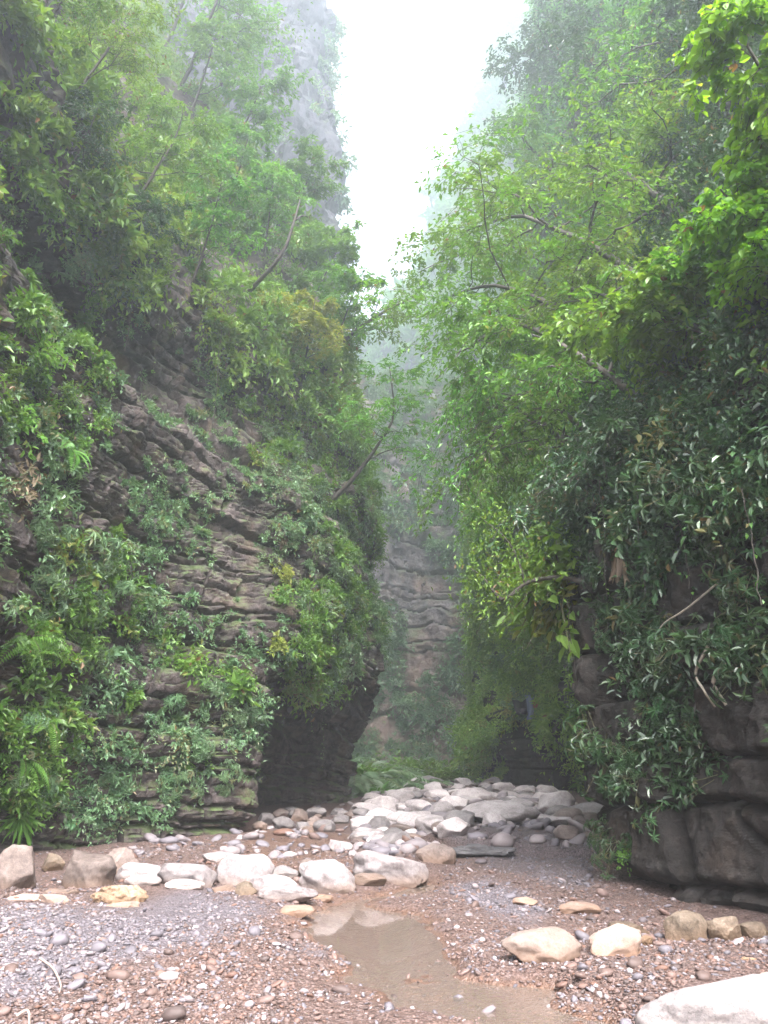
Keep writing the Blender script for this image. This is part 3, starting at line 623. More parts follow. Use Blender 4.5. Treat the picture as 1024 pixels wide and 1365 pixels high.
def grow(trunk_pts, r0, seed, limbs=9, spread=2.0, subs=6, tw=5, lf=12, ln=0.12, asp=0.45, t0=0.35, up=0.35, droop=0.25, bias=None, flat=0.6):
    """a tree relative to its root: woody tubes + leaf arrays"""
    r = np.random.default_rng(seed)
    tp = curve(trunk_pts, 14, 0.02 * np.linalg.norm(trunk_pts[-1]) / 4, r); m = len(tp)
    paths = [(tp, r0 * (1 - 0.8 * np.linspace(0, 1, m)))]
    pos, axs = [], []
    bias = np.zeros(3) if bias is None else np.asarray(bias, float)
    def branch(p0, d, L_, rad, n, g):
        t = np.linspace(0, 1, n)[:, None]; wob = np.cumsum(r.normal(size=(n, 3)) * L_ * 0.045, 0); wob[0] = 0
        return p0 + d * L_ * t + wob + np.array([0, 0, -1.0]) * g * L_ * t * t, rad * (1 - 0.82 * t[:, 0])
    for i in range(limbs):
        tt = t0 + (1 - t0) * (i + r.random() * 0.7) / limbs; k = min(int(tt * (m - 1)), m - 2)
        p0 = tp[k]; tg = nrm(tp[k + 1] - tp[k]); az = i * 2.4 + r.normal() * 0.4
        d = nrm(np.array([math.cos(az), math.sin(az), up + 0.3 * r.normal()]) + 0.45 * tg + bias)
        L_ = spread * (1.1 - 0.45 * tt) * r.uniform(0.7, 1.2)
        bp, br = branch(p0, d, L_, r0 * 0.42 * (1.15 - tt), 8, droop); paths.append((bp, br))
        for j in range(subs):
            q = 0.25 + 0.75 * (j + r.random()) / subs; kk = min(int(q * 7), 6); p1 = bp[kk]; tg2 = nrm(bp[kk + 1] - bp[kk])
            sd = nrm(np.cross(tg2, UPV)) * (1 if j % 2 else -1)
            d2 = nrm(tg2 * 0.7 + sd * 0.8 + UPV * (0.15 + 0.3 * r.normal()) * flat + bias * 0.3)
            L2 = L_ * 0.42 * r.uniform(0.6, 1.2)
            sp_, sr = branch(p1, d2, L2, br[kk] * 0.5, 5, droop * 0.8); paths.append((sp_, sr))
            for w in range(tw):
                q3 = 0.3 + 0.7 * (w + r.random()) / tw; k3 = min(int(q3 * 4), 3); p2 = sp_[k3]; tg3 = nrm(sp_[k3 + 1] - sp_[k3])
                s3 = nrm(np.cross(tg3, UPV)) * (1 if w % 2 else -1)
                d3 = nrm(tg3 * 0.8 + s3 * 0.7 + r.normal(size=3) * 0.3); L3 = L2 * 0.55 * r.uniform(0.6, 1.3)
                tp3, tr = branch(p2, d3, L3, max(sr[k3] * 0.5, 0.004), 3, droop); paths.append((tp3, np.maximum(tr, 0.003)))
                t = r.uniform(0.1, 1.05, lf)[:, None]
                pos.append(p2 + d3 * L3 * t + np.array([0, 0, -1.0]) * droop * L3 * t * t + r.normal(size=(lf, 3)) * L3 * 0.12)
                axs.append(nrm(d3 * 0.7 + nrm(np.cross(d3, UPV)) * np.where(np.arange(lf) % 2, 1, -1)[:, None] * 0.8 + r.normal(size=(lf, 3)) * 0.3 - UPV * 0.2))
    pos = np.concatenate(pos); axs = np.concatenate(axs); nl = len(pos)
    nn = nrm(UPV * 1.0 + r.normal(size=(nl, 3)) * 0.38); l = ln * r.uniform(0.6, 1.3, nl)
    tint = np.clip(0.45 + np.repeat(r.normal(size=nl // lf) * 0.13, lf) + r.normal(size=nl) * 0.17, 0, 0.96); tint[r.random(nl) < 0.006] = 1
    return paths, (pos, axs, nn, l, l * asp, tint)
def tree_meshes(spec, mat, bark, kind=4, sides=6):
    paths, (p, a, nn, l, w, t) = spec
    V, Fc = tubes(paths, sides)
    return build_mesh('trunk', V, Fc, bark, True), leaf_mesh('crown', p, a, nn, l, w, mat, kind, 0.18, t)
def plant_tree(name, label, root, meshes, group=None, rot=0.0, sc=1.0, cat='tree'):
    o = thing(name, label, cat, root, group); o.rotation_euler = (0, 0, rot); o.scale = (sc, sc, sc)
    link('trunk', meshes[0], o); link('crown', meshes[1], o); return o

# --- the trees one can tell apart
def rooted(u, v, which='LR', inset=0.15):
    h = hit(u, v, which)
    while h is None:
        u += -8 if u < 540 else 8; h = hit(u, v, which)
    return np.array(h[0]) - np.array(h[1]) * inset, np.array(h[1])
def V3(*a): return np.array(a, float)
# slender leaning tree over the gorge, from the left wall
r0, _ = rooted(438, 676, 'L')
lt = [at(u, v, r0[1] - d) - r0 for u, v, d in [(478, 630, 0.6), (504, 596, 1.0), (528, 550, 1.3), (524, 488, 1.6)]]
plant_tree('leaning_tree', 'slender forked tree leaning out from the left cliff over the gorge', r0,
    tree_meshes(grow([V3(0,0,0)] + lt, 0.085, 301, limbs=9, spread=2.5, subs=6, tw=4, lf=11, ln=0.14, t0=0.4, up=0.3, bias=V3(0.2, -0.1, 0.0)), M['lf_mid'], M['bark']))
r0, _ = rooted(452, 470, 'L')
plant_tree('leaning_tree', 'thin tree above the forked leaning tree, reaching across to the right bank', r0,
    tree_meshes(grow([V3(0,0,0), V3(0.9, -0.3, 0.7), V3(1.9, -0.5, 1.3), V3(2.9, -0.8, 1.7)], 0.10, 305, limbs=8, spread=2.0, subs=5, tw=4, lf=9, ln=0.15, t0=0.3, up=0.4), M['lf_bright'], M['bark']))
# trees of the upper left slope
up_left = [
 (300, 165, 3.8, 'lf_mid', 'tall airy tree with a bare dark trunk in front of the pale misty cliff', 311),
 (385, 235, 2.8, 'lf_mid', 'spreading tree at the right edge of the upper left slope, next to the sky', 312),
 (430, 335, 2.6, 'lf_bright', 'light green tree at the foot of the sky gap on the left slope', 313),
 (265, 60, 6.0, 'lf_mid', 'tallest tree on the skyline of the left slope, screening the foot of the misty cliff', 325),
 (310, 85, 5.0, 'lf_bright', 'feathery tree right of the tallest one on the left skyline', 326),
 (215, 20, 6.0, 'lf_mid', 'tree at the top edge between the corner tree and the misty cliff', 327),
 (250, 110, 4.0, 'lf_bright', 'bright tree left of the tall airy tree, at the top of the slope', 314),
 (175, 235, 3.6, 'lf_mid', 'bushy tree with a pale forked trunk on the middle of the left slope', 315),
 (90, 95, 3.4, 'lf_bright', 'light leafy tree in the top left corner', 316),
 (60, 240, 3.0, 'lf_dark', 'dark tree at the left edge of the slope below the corner tree', 317),
 (255, 330, 3.2, 'lf_mid', 'tree leaning over the dark ledge on the left cliff', 318),
 (350, 300, 3.2, 'lf_bright', 'fresh green tree just above the curved bare bough', 319),
 (400, 470, 3.0, 'lf_yellow', 'yellowish flat-topped tree above the creeper curtains of the left cliff', 320),
 (150, 330, 2.8, 'lf_dark', 'dark spreading tree hanging above the rock ledge', 321),
 (300, 235, 3.2, 'lf_mid', 'rounded tree in the shade below the tall airy tree', 322),
 (440, 420, 2.8, 'lf_mid', 'small tree clinging to the cliff edge under the sky gap', 323),
 (30, 30, 3.2, 'lf_mid', 'topmost tree at the very left edge', 324)]
for (u, v, H, mt, lab, sd) in up_left:
    r0, n0 = rooted(u, v + 60, 'L'); o_ = np.array([n0[0], n0[1], 0]); o_ = o_ / (np.linalg.norm(o_) + 1e-6)
    dist = r0[1]; ln = 0.008 * max(dist, 12) * 0.8
    H = H * (0.6 + dist / 60)
    plant_tree('slope_tree', lab, r0, tree_meshes(grow([V3(0,0,0), o_ * H * 0.18 + UPV * H * 0.35, o_ * H * 0.36 + UPV * H * 0.7, o_ * H * 0.45 + UPV * H], 0.015 * H, sd, limbs=10, spread=H * 0.5, subs=6, tw=5, lf=10, ln=ln, t0=0.35, up=0.35), M[mt], M['bark']), 'trees on the upper left slope')
# curved bare bough
r0, _ = rooted(322, 398, 'L')
pt = [at(322, 398, r0[1]), at(345, 375, r0[1] - 0.6), at(378, 335, r0[1] - 1.2), at(392, 295, r0[1] - 1.4), at(400, 266, r0[1] - 1.4)]
Vt, Ft = tubes([(curve([p - r0 for p in pt], 16), np.linspace(0.085, 0.025, 16)), (curve([pt[3] - r0, pt[3] - r0 + V3(0.25, 0, 0.2), pt[3] - r0 + V3(0.4, 0, 0.15)], 6), np.linspace(0.03, 0.012, 6))])
tag(link('bare_bough', build_mesh('bare_bough', Vt, Ft, M['bark'], True), None, r0), 'bare curved grey trunk arching up from the left cliff', 'trunk')

# right bank trees: root on the right wall, tip out over the gorge
def rtree(u, v, tu, tv, tY, arch, rr, seed, mt, lab, bark='bark', kind=4, group='trees on the right bank', **kw):
    r0, _ = rooted(u, v, 'R'); tip = at(tu, tv, tY) - r0; L_ = np.linalg.norm(tip)
    pts = [V3(0,0,0), tip * 0.3 + UPV * arch * 0.75 * L_, tip * 0.65 + UPV * arch * L_, tip]
    k = dict(limbs=12, subs=7, tw=5, lf=11, t0=0.2, up=0.25, droop=0.35, spread=2.4, ln=0.12); k.update(kw)
    plant_tree('bank_tree', lab, r0, tree_meshes(grow(pts, rr, seed, **k), M[mt], M[bark], kind), group); return r0
rtree(1030, 640, 972, 440, 9.6, 0.02, 0.045, 401, 'lf_mid', 'slim pale-trunked tree rising from the near right rock at the frame edge', 'bark_pale', 6, spread=1.4, t0=0.55, ln=0.1, limbs=9)
rtree(900, 560, 610, 470, 15, 0.14, 0.07, 402, 'lf_mid', 'glossy-leaved tree arching low over the stream from above the near right rock', kind=6, spread=2.3)
rtree(860, 480, 565, 405, 17, 0.12, 0.08, 403, 'lf_bright', 'widest tree of the right bank, its boughs reaching to the middle of the gorge', spread=2.9, limbs=14)
rtree(900, 400, 610, 310, 18, 0.10, 0.09, 404, 'lf_bright', 'bright tree whose leafy tips stand against the sky', spread=2.9, limbs=14, ln=0.14)
rtree(1010, 600, 860, 560, 10.5, 0.12, 0.05, 412, 'lf_dark', 'low dark tree over the near right rock, left of the slim pale trunk', kind=6, spread=1.5, ln=0.1)
rtree(790, 640, 680, 600, 16, 0.15, 0.07, 413, 'lf_mid', 'drooping tree hanging its leaves in front of the bright buttress', spread=2.2, droop=0.6)
rtree(1000, 480, 860, 430, 10, 0.10, 0.05, 414, 'lf_bright', 'bright tree with big leaves beside the slim pale trunk', kind=6, spread=1.6, ln=0.12, asp=0.55)
rtree(1050, 420, 940, 350, 8.5, 0.10, 0.045, 415, 'lf_bright', 'light green bough tree just below the lime-leaved tree', kind=6, spread=1.3, ln=0.12, asp=0.58)
rtree(850, 660, 780, 650, 12.6, 0.2, 0.05, 416, 'lf_dark', 'dark drooping tree over the left corner of the near right rock', kind=6, spread=1.7, droop=0.7, ln=0.1)
rtree(930, 300, 760, 220, 17, 0.06, 0.10, 405, 'lf_bright', 'light green tree behind the lime-leaved branches', spread=2.6, ln=0.14)
rtree(780, 400, 560, 365, 19, 0.10, 0.07, 417, 'lf_mid', 'tree with the leftmost leafy tips of the right bank, halfway up', spread=2.4, ln=0.14)
rtree(740, 520, 575, 500, 19, 0.14, 0.08, 418, 'lf_grey', 'thin grey-green tree hanging over the centre of the gorge', spread=2.6, tw=4, lf=9, ln=0.13, droop=0.5)
rtree(820, 600, 640, 560, 15, 0.16, 0.06, 420, 'lf_mid', 'airy tree whose hanging twigs veil the middle of the buttress', spread=2.4, droop=0.7, tw=6, lf=9, ln=0.11)
rtree(930, 500, 740, 400, 14, 0.10, 0.06, 422, 'lf_bright', 'sunlit tree in the thick of the right canopy, behind the slim pale trunk', spread=2.2, ln=0.11)
rtree(870, 190, 800, 60, 24, 0.0, 0.15, 406, 'lf_dark', 'dark tree with black trunk on the upper right slope', spread=3.6, ln=0.2)
rtree(760, 260, 690, 180, 27, 0.0, 0.13, 407, 'lf_mid', 'tree at the left end of the upper right slope, just below the sky', spread=3.2, ln=0.2)
rtree(760, 120, 715, 30, 29, 0.0, 0.15, 408, 'lf_dark', 'dark rounded tree at the top beside the sky, right of the gap', spread=3.6, ln=0.22)
rtree(950, 120, 900, 20, 19, 0.0, 0.11, 409, 'lf_mid', 'tree behind the lime-leaved branches in the top right', spread=3.0, ln=0.16)
rtree(720, 720, 660, 640, 24, 0.1, 0.09, 410, 'lf_bright', 'fresh light green tree on the buttress behind the near right rock', spread=2.6, droop=0.5, ln=0.17)
rtree(715, 800, 650, 770, 27, 0.1, 0.07, 419, 'lf_bright', 'lower light green tree drooping over the foot of the buttress', spread=2.2, droop=0.6, ln=0.17)
rtree(690, 600, 630, 540, 28, 0.1, 0.09, 411, 'lf_grey', 'misty tree high on the buttress, in front of the closing cliff', spread=2.8, ln=0.18)
# lime-leaved boughs near the camera, top right
r0, _ = rooted(1150, 330, 'R')
tip = at(985, 30, 6.0) - r0
plant_tree('lime_leaved_tree', 'near tree with large lime-green leaves filling the top right edge', r0,
    tree_meshes(grow([V3(0,0,0), tip * 0.35 + V3(0,0,0.1), tip * 0.7, tip], 0.05, 421, limbs=24, spread=0.95, subs=6, tw=4, lf=7, ln=0.105, asp=0.72, t0=0.12, up=0.1, droop=0.45, bias=V3(-0.05, -0.1, 0)), M['lf_near'], M['bark'], 6))
r0, _ = rooted(1130, 470, 'R'); tip = at(955, 250, 7.0) - r0
plant_tree('lime_leaved_tree', 'second lime-leaved tree, lower at the right edge under the near one', r0,
    tree_meshes(grow([V3(0,0,0), tip * 0.35 + V3(0,0,0.15), tip * 0.7 + V3(0,0,0.1), tip], 0.045, 423, limbs=16, spread=0.85, subs=6, tw=4, lf=7, ln=0.095, asp=0.66, t0=0.3, up=0.2, droop=0.4), M['lf_near'], M['bark'], 6))
# dark bough jutting from the right rock over the riverbed
r0, _ = rooted(775, 778, 'R'); Yb = r0[1]
pt = [r0, at(752, 770, Yb), at(725, 771, Yb - 0.2), at(700, 778, Yb - 0.4), at(678, 796, Yb - 0.5), at(668, 799, Yb - 0.5)]
pt2 = [at(668, 799, Yb - 0.5), at(655, 785, Yb - 0.5), at(645, 770, Yb - 0.5), at(628, 758, Yb - 0.4)]
pt3 = [at(700, 778, Yb - 0.4), at(690, 745, Yb - 0.5), at(672, 715, Yb - 0.5), at(640, 690, Yb - 0.5)]
Vt, Ft = tubes([(curve([p - r0 for p in pt], 14), np.linspace(0.042, 0.022, 14)), (curve([p - r0 for p in pt2], 8), np.linspace(0.025, 0.007, 8)), (curve([p - r0 for p in pt3], 8), np.linspace(0.022, 0.006, 8))])
ob = thing('hooked_bough', 'dark hooked bough with thin feathery twigs jutting left from the right rock', 'branch', r0)
link('bough', build_mesh('bough', Vt, Ft, M['bark'], True), ob)
q = np.concatenate([curve([p - r0 for p in pt2], 40), curve([p - r0 for p in pt3], 60)]); q = np.repeat(q, 8, 0) + rng.normal(size=(len(q) * 8, 3)) * 0.22
link('foliage', leaf_mesh('foliage', q, nrm(rng.normal(size=q.shape) - 0.4 * UPV), nrm(UPV + 0.4 * rng.normal(size=q.shape)), 0.085, 0.035, M['lf_bright'], 4), ob)

# ------------------------------------------------------------------ shrubs and ferns
def whorl_shrub(seed, n=46, rad=0.42, ln=0.15):
    r = np.random.default_rng(seed); lobe = nrm(r.normal(size=(6, 3)) * np.array([1, 1, 0.4]) + np.array([0, 0, 0.45])) * r.uniform(0.7, 1.6, (6, 1))
    c = lobe[r.integers(0, 6, n)] + r.normal(size=(n, 3)) * np.array([0.33, 0.33, 0.2]); d = nrm(c + np.array([0, 0, 0.25]))
    tip = c * rad * 0.8; tip[:, 2] -= 0.25 * rad * (c[:, 0] ** 2 + c[:, 1] ** 2) * 0.5; k = 7
    az = np.arange(k) * 2 * math.pi / k + r.random((n, 1)) * 6; e1 = nrm(np.cross(d, UPV + 0.01)); e2 = np.cross(e1, d)
    ax = nrm(np.cos(az)[..., None] * e1[:, None] + np.sin(az)[..., None] * e2[:, None] + d[:, None] * 0.2 - UPV * 0.4 + r.normal(size=(n, k, 3)) * 0.15)
    pos = np.repeat(tip, k, 0); ax = ax.reshape(-1, 3); nn = nrm(np.repeat(d, k, 0) + UPV * 0.5 + r.normal(size=pos.shape) * 0.15)
    l = ln * r.uniform(0.7, 1.2, len(pos)); t = np.clip(0.5 + np.repeat(r.normal(size=n) * 0.2, k) + r.normal(size=len(pos)) * 0.1, 0, 0.96)
    st = [(np.stack([np.zeros(3), tip[i] * 0.55 + r.normal(size=3) * 0.02, tip[i]]), np.array([0.008, 0.006, 0.004])) for i in range(n)]
    return (pos, ax, nn, l, l * 0.30, t), st, 6, 0.3
def small_leaf_shrub(seed, n=50, rad=0.4, ln=0.09, lf=12, asp=0.5):
    r = np.random.default_rng(seed); d = nrm(r.normal(size=(n, 3)) * np.array([1, 1, 0.6]) + np.array([0, 0, 0.55])); L_ = rad * r.uniform(0.4, 1.1, (n, 1)) * (1 + 0.6 * vnoise(d * 1.6 + seed, seed))[:, None]
    t = r.uniform(0.3, 1.0, (n, lf, 1)); pos = d[:, None] * L_[:, None] * t; pos[..., 2] -= 0.25 * (L_[:, None] * t * t)[..., 0]; pos += r.normal(size=pos.shape) * 0.03
    sd = nrm(np.cross(d, UPV))[:, None] * np.where(np.arange(lf) % 2, 1, -1)[None, :, None]
    ax = nrm(d[:, None] * 0.6 + sd * 0.7 + r.normal(size=pos.shape) * 0.3 - 0.15 * UPV); nn = nrm(UPV + r.normal(size=pos.shape) * 0.35)
    pos, ax, nn = (x.reshape(-1, 3) for x in (pos, ax, nn)); l = ln * r.uniform(0.6, 1.3, len(pos)); ti = np.clip(0.5 + np.repeat(r.normal(size=n) * 0.14, lf) + r.normal(size=len(pos)) * 0.15, 0, 0.96)
    st = [(np.stack([np.zeros(3), d[i] * L_[i] * 0.5, d[i] * L_[i] - np.array([0, 0, 0.2 * L_[i, 0]])]), np.array([0.008, 0.005, 0.003])) for i in range(n)]
    return (pos, ax, nn, l, l * asp, ti), st, 6, 0.15
def fern(seed, n=9, L_=0.75, m=22):
    r = np.random.default_rng(seed); P_, A_, N_, Ls, st = [], [], [], [], []
    for i in range(n):
        az = i * 2.4 + r.normal() * 0.3; h = np.array([math.cos(az), math.sin(az), 0]); ll = L_ * r.uniform(0.7, 1.15); el = r.uniform(0.5, 1.1)
        t = np.linspace(0, 1, m)[:, None]; c = h * ll * t * (0.9) + UPV * ll * (el * t - (0.55 + 0.45 * el) * t * t)
        tg = nrm(np.gradient(c, axis=0)); sd = np.cross(tg, UPV); sd = nrm(sd); w = ll * 0.20 * np.sin(math.pi * np.clip(t[:, 0] * 0.92 + 0.1, 0, 1)) ** 0.8 + 0.01
        for s in (1, -1):
            P_.append(c[2:]); A_.append(nrm(sd * s + tg * 0.35 - UPV * 0.15)[2:]); N_.append(nrm(np.cross(sd, tg) * 1.0 + 0.05 * r.normal(size=c.shape))[2:]); Ls.append(w[2:])
        st.append((c, np.linspace(0.006, 0.002, m)))
    P_, A_, N_, Ls = (np.concatenate(x) for x in (P_, A_, N_, Ls)); N_ = np.where(N_[:, 2:3] < 0, -N_, N_)
    ti = np.clip(0.5 + r.normal(size=len(P_)) * 0.12, 0, 0.96)
    return (P_, A_, N_, Ls, np.full(len(P_), L_ / m * 1.15), ti), st, 4, 0.1
def grass_plant(seed, n=60, L_=0.5):
    r = np.random.default_rng(seed); st = []; d = nrm(r.normal(size=(n, 3)) * np.array([1, 1, 0.4]) + np.array([0, 0, 0.5])); pos = d * r.uniform(0, 0.35, (n, 1)) * L_
    pos = np.concatenate([pos, pos * 0.6]); ax = nrm(np.concatenate([d, d]) + r.normal(size=pos.shape) * 0.4 - UPV * 0.25); nn = nrm(UPV + r.normal(size=pos.shape) * 0.3)
    l = L_ * r.uniform(0.35, 0.75, len(pos)); ti = np.clip(0.5 + r.normal(size=len(pos)) * 0.18, 0, 0.96)
    for i in range(8): st.append((np.stack([np.zeros(3), d[i] * L_ * 0.2, d[i] * L_ * 0.4]), np.array([0.006, 0.005, 0.003])))
    return (pos, ax, nn, l, l * 0.11, ti), st, 6, 0.35
def proto(spec, mat):
    (p, a, nn, l, w, t), st, kind, dr = spec
    V, Fc = tubes(st, 4)
    return leaf_mesh('foliage', p, a, nn, l, w, mat, kind, dr, t), build_mesh('stems', V, Fc, M['stem'], True)
PROTO = {
 'whorl': [proto(whorl_shrub(500 + i, 60), M['lf_grey']) for i in range(4)],
 'whorl_dark': [proto(whorl_shrub(510 + i, 34, 0.42, 0.11), M['lf_dark']) for i in range(3)],
 'bright': [proto(small_leaf_shrub(520 + i), M['lf_bright']) for i in range(4)],
 'yellow': [proto(small_leaf_shrub(530 + i, 46, 0.4, 0.11), M['lf_yellow']) for i in range(3)],
 'grey': [proto(small_leaf_shrub(540 + i, 60, 0.42, 0.075), M['lf_grey']) for i in range(4)],
 'fern': [proto(fern(550 + i), M['lf_mid']) for i in range(3)],
 'fern_pale': [proto(fern(556 + i, 11, 0.9), M['lf_grey']) for i in range(2)],
 'grass': [proto(grass_plant(560 + i), M['lf_mid']) for i in range(3)],
 'dead': [proto(small_leaf_shrub(570 + i, 30, 0.35, 0.10, 9, 0.3), M['lf_dead']) for i in range(2)],
}
def shrub(kind, u, v, size, label, which='LR', name=None, group=None, lean=0.5):
    h = hit(u, v, which)
    if h is None: return None
    p = np.array(h[0]); nn = np.array(h[1]); a, b = random.choice(PROTO[kind])
    ax = Vector(nn * lean + UPV * (1 - lean)).normalized(); q = Vector((0, 0, 1)).rotation_difference(ax) @ Quaternion((0, 0, 1), random.uniform(0, 6.28))
    o = thing(name or {'whorl': 'whorled_shrub', 'whorl_dark': 'glossy_shrub', 'bright': 'leafy_shrub', 'yellow': 'yellow_shrub', 'grey': 'fine_leaved_shrub', 'fern': 'fern', 'fern_pale': 'fern', 'grass': 'bamboo_grass', 'dead': 'withered_shrub'}[kind], label, 'fern' if 'fern' in kind else 'shrub', p - nn * 0.04, group)
    o.rotation_mode = 'QUATERNION'; o.rotation_quaternion = q; o.scale = (size,) * 3
    link('foliage', a, o); link('stems', b, o); return o
random.seed(77)
# shrubs with a place of their own (photo pixels give the ray, the cliff gives the root)
named = [
 ('whorl', 95, 745, 1.25, 'large grey-green whorled shrub spreading below the hanging fern frond'),
 ('whorl', 170, 790, 1.1, 'whorled shrub drooping over the dark hollow in the left cliff'),
 ('whorl', 115, 870, 0.95, 'pale whorled shrub overhanging the stacked blocks, below the larger ones'),
 ('fern', 40, 850, 1.0, 'yellow-green fern arching at the left edge beside the pale whorled shrub'),
 ('whorl', 240, 935, 1.05, 'bluish whorled shrub on the rock ledge left of the cave'),
 ('whorl', 150, 1030, 0.85, 'low pale shrub near the foot of the left cliff'),
 ('whorl', 235, 1035, 0.9, 'rosette shrub hanging above the lowest rock ledge'),
 ('grey', 325, 950, 1.35, 'fine-leaved bush hanging beside the left jamb of the cave'),
 ('yellow', 378, 768, 1.0, 'yellow shrub on the cliff edge high above the cave'),
 ('yellow', 368, 858, 0.85, 'yellow-green shrub just above the top left of the cave mouth'),
 ('fern', 92, 600, 1.0, 'single fern whose frond hangs down the cliff at the left'),
 ('bright', 55, 470, 1.3, 'brightest green shrub at the left edge above the rock band'),
 ('bright', 130, 560, 1.1, 'bright shrub at the top of the diagonal rock layers'),
 ('bright', 20, 560, 1.2, 'leafy shrub at the left edge above the hanging frond'),
 ('dead', 15, 650, 1.5, 'reddish-brown withered bush at the left edge'),
 ('dead', 285, 470, 1.3, 'tan bunch of withered stems hanging at the end of the dark ledge'),
 ('dead', 375, 720, 1.0, 'dry brown tuft left of the yellow shrub on the cliff edge'),
 ('grass', 60, 1075, 1.2, 'bright tuft of grass at the foot of the left cliff behind the big boulder'),
 ('grass', 440, 880, 1.4, 'narrow-leaved clump hanging over the roof of the cave'),
 ('grass', 25, 1090, 1.2, 'narrow-leaved clump in the lower left edge above the big boulder'),
 ('fern', 60, 960, 1.1, 'dark fern at the left edge below the pale whorled shrub'),
 ('fern', 30, 1010, 1.1, 'shaded fern at the left edge above the grass tufts'),
 ('fern_pale', 950, 715, 0.7, 'glossy pinnate plant catching the light on top of the right rock'),
 ('whorl_dark', 850, 800, 1.0, 'glossy plant on a thin stem in the middle of the dark right rock'),
 ('whorl_dark', 900, 850, 0.9, 'glossy plant beside the pale hanging roots'),
 ('whorl_dark', 800, 1010, 1.3, 'dark rosette plant at the lower left corner of the right rock'),
 ('grass', 775, 1045, 1.3, 'fresh grass-like plant at the foot of the right bank by the stones'),
 ('whorl_dark', 960, 1030, 0.8, 'small glossy plant on the joint of the lower rock blocks at the right'),
 ('bright', 835, 1140, 0.5, 'small bright plant growing low on the right rock corner'),
]
for k, u, v, s, lab in named: shrub(k, u, v, s, lab)
# repeats nothing tells apart
def region(kind, n, poly, smin, smax, label, group, which='LR', name=None):
    x0, x1 = min(p[0] for p in poly), max(p[0] for p in poly); y0, y1 = min(p[1] for p in poly), max(p[1] for p in poly); c = 0
    while c < n:
        u, v = random.uniform(x0, x1), random.uniform(y0, y1)
        if not inpoly(np.array([u]), np.array([v]), poly)[0]: continue
        c += 1
        shrub(kind, u, v, random.uniform(smin, smax), label, which, name, group)
region('whorl', 12, [(20, 690), (130, 700), (200, 790), (190, 840), (60, 830)], 0.7, 1.0, 'whorled shrub in the grey-green thicket under the hanging fern', 'whorled shrubs under the fern')
region('whorl', 13, [(200, 900), (330, 910), (345, 960), (290, 1060), (210, 1050)], 0.45, 0.8, 'smaller whorled shrub on the ledges left of the cave', 'whorled shrubs left of the cave')
region('whorl', 9, [(10, 900), (80, 920), (170, 1010), (180, 1060), (30, 1060)], 0.5, 0.85, 'whorled shrub among ferns at the lower left edge', 'whorled shrubs at the lower left edge')
region('grey', 16, [(380, 700), (500, 720), (520, 850), (470, 920), (390, 880)], 0.8, 1.6, 'fine-leaved shrub draping the cliff above the cave', 'shrubs above the cave')
region('bright', 12, [(0, 420), (90, 470), (180, 570), (120, 620), (0, 560)], 0.6, 1.0, 'fresh green shrub in the patch at the left edge', 'fresh green shrubs at the left edge')
region('grey', 14, [(300, 480), (400, 520), (470, 640), (440, 700), (340, 620)], 1.0, 1.8, 'fine-leaved shrub hanging on the middle of the left cliff', 'shrubs on the middle left cliff')
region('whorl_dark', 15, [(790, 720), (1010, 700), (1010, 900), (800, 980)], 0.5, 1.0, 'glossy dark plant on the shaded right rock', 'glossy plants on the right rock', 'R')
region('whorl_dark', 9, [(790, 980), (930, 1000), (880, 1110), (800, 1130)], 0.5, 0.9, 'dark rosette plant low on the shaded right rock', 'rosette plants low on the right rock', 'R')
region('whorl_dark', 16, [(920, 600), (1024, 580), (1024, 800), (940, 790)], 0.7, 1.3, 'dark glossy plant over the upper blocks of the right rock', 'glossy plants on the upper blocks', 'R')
region('bright', 26, [(640, 740), (760, 640), (765, 960), (640, 1000)], 1.8, 3.2, 'bright bush on the buttress behind the right rock', 'bushes on the buttress', 'R')
region('grey', 16, [(630, 780), (740, 800), (745, 1010), (630, 1010)], 1.8, 3.4, 'pale fine-leaved bush hanging low on the buttress', 'fine-leaved bushes on the buttress', 'R')
region('yellow', 6, [(650, 760), (750, 700), (755, 950), (660, 960)], 1.6, 2.6, 'yellow-green bush on the buttress behind the right rock', 'yellow bushes on the buttress', 'R')
# ferns and bushes at the end of the riverbed, rooted on the ground
def ground_plant(kind, x, y, s, label, group):
    a, b = random.choice(PROTO[kind]); z = float(ground_h(np.array([x]), np.array([y]))[0])
    o = thing('fern' if 'fern' in kind else 'bush', label, 'fern' if 'fern' in kind else 'bush', (x, y, z - 0.02), group); o.rotation_euler = (0, 0, random.uniform(0, 6.28)); o.scale = (s, s, s * random.uniform(0.8, 1.2))
    link('foliage', a, o); link('stems', b, o)
for i in range(34):
    f = random.random(); x = -1.4 + f * 3.4 + random.uniform(-0.4, 0.4); y = 30 + random.random() ** 1.3 * 14 + f * 5
    ground_plant(random.choice(['fern_pale', 'fern_pale', 'grass']), x, y, random.uniform(1.2, 2.1), 'pale fern in the bank of ferns right of the cave', 'ferns at the end of the riverbed')
for i in range(36):
    y = random.uniform(33, 50); ground_plant(random.choice(['grey', 'fern_pale', 'bright', 'grey']), -1.9 + (y - 33) * 0.05 + random.uniform(-0.9, 1.5), y, random.uniform(2.2, 4.6), 'pale green bush rising on the bank behind the cave', 'bushes on the bank behind the cave')
for i in range(40):
    ground_plant(random.choice(['grey', 'bright', 'grey']), random.uniform(-3, 6.5), random.uniform(45, 66), random.uniform(2.5, 5.0), 'hazy bush behind the ferns where the riverbed ends', 'bushes where the riverbed ends')

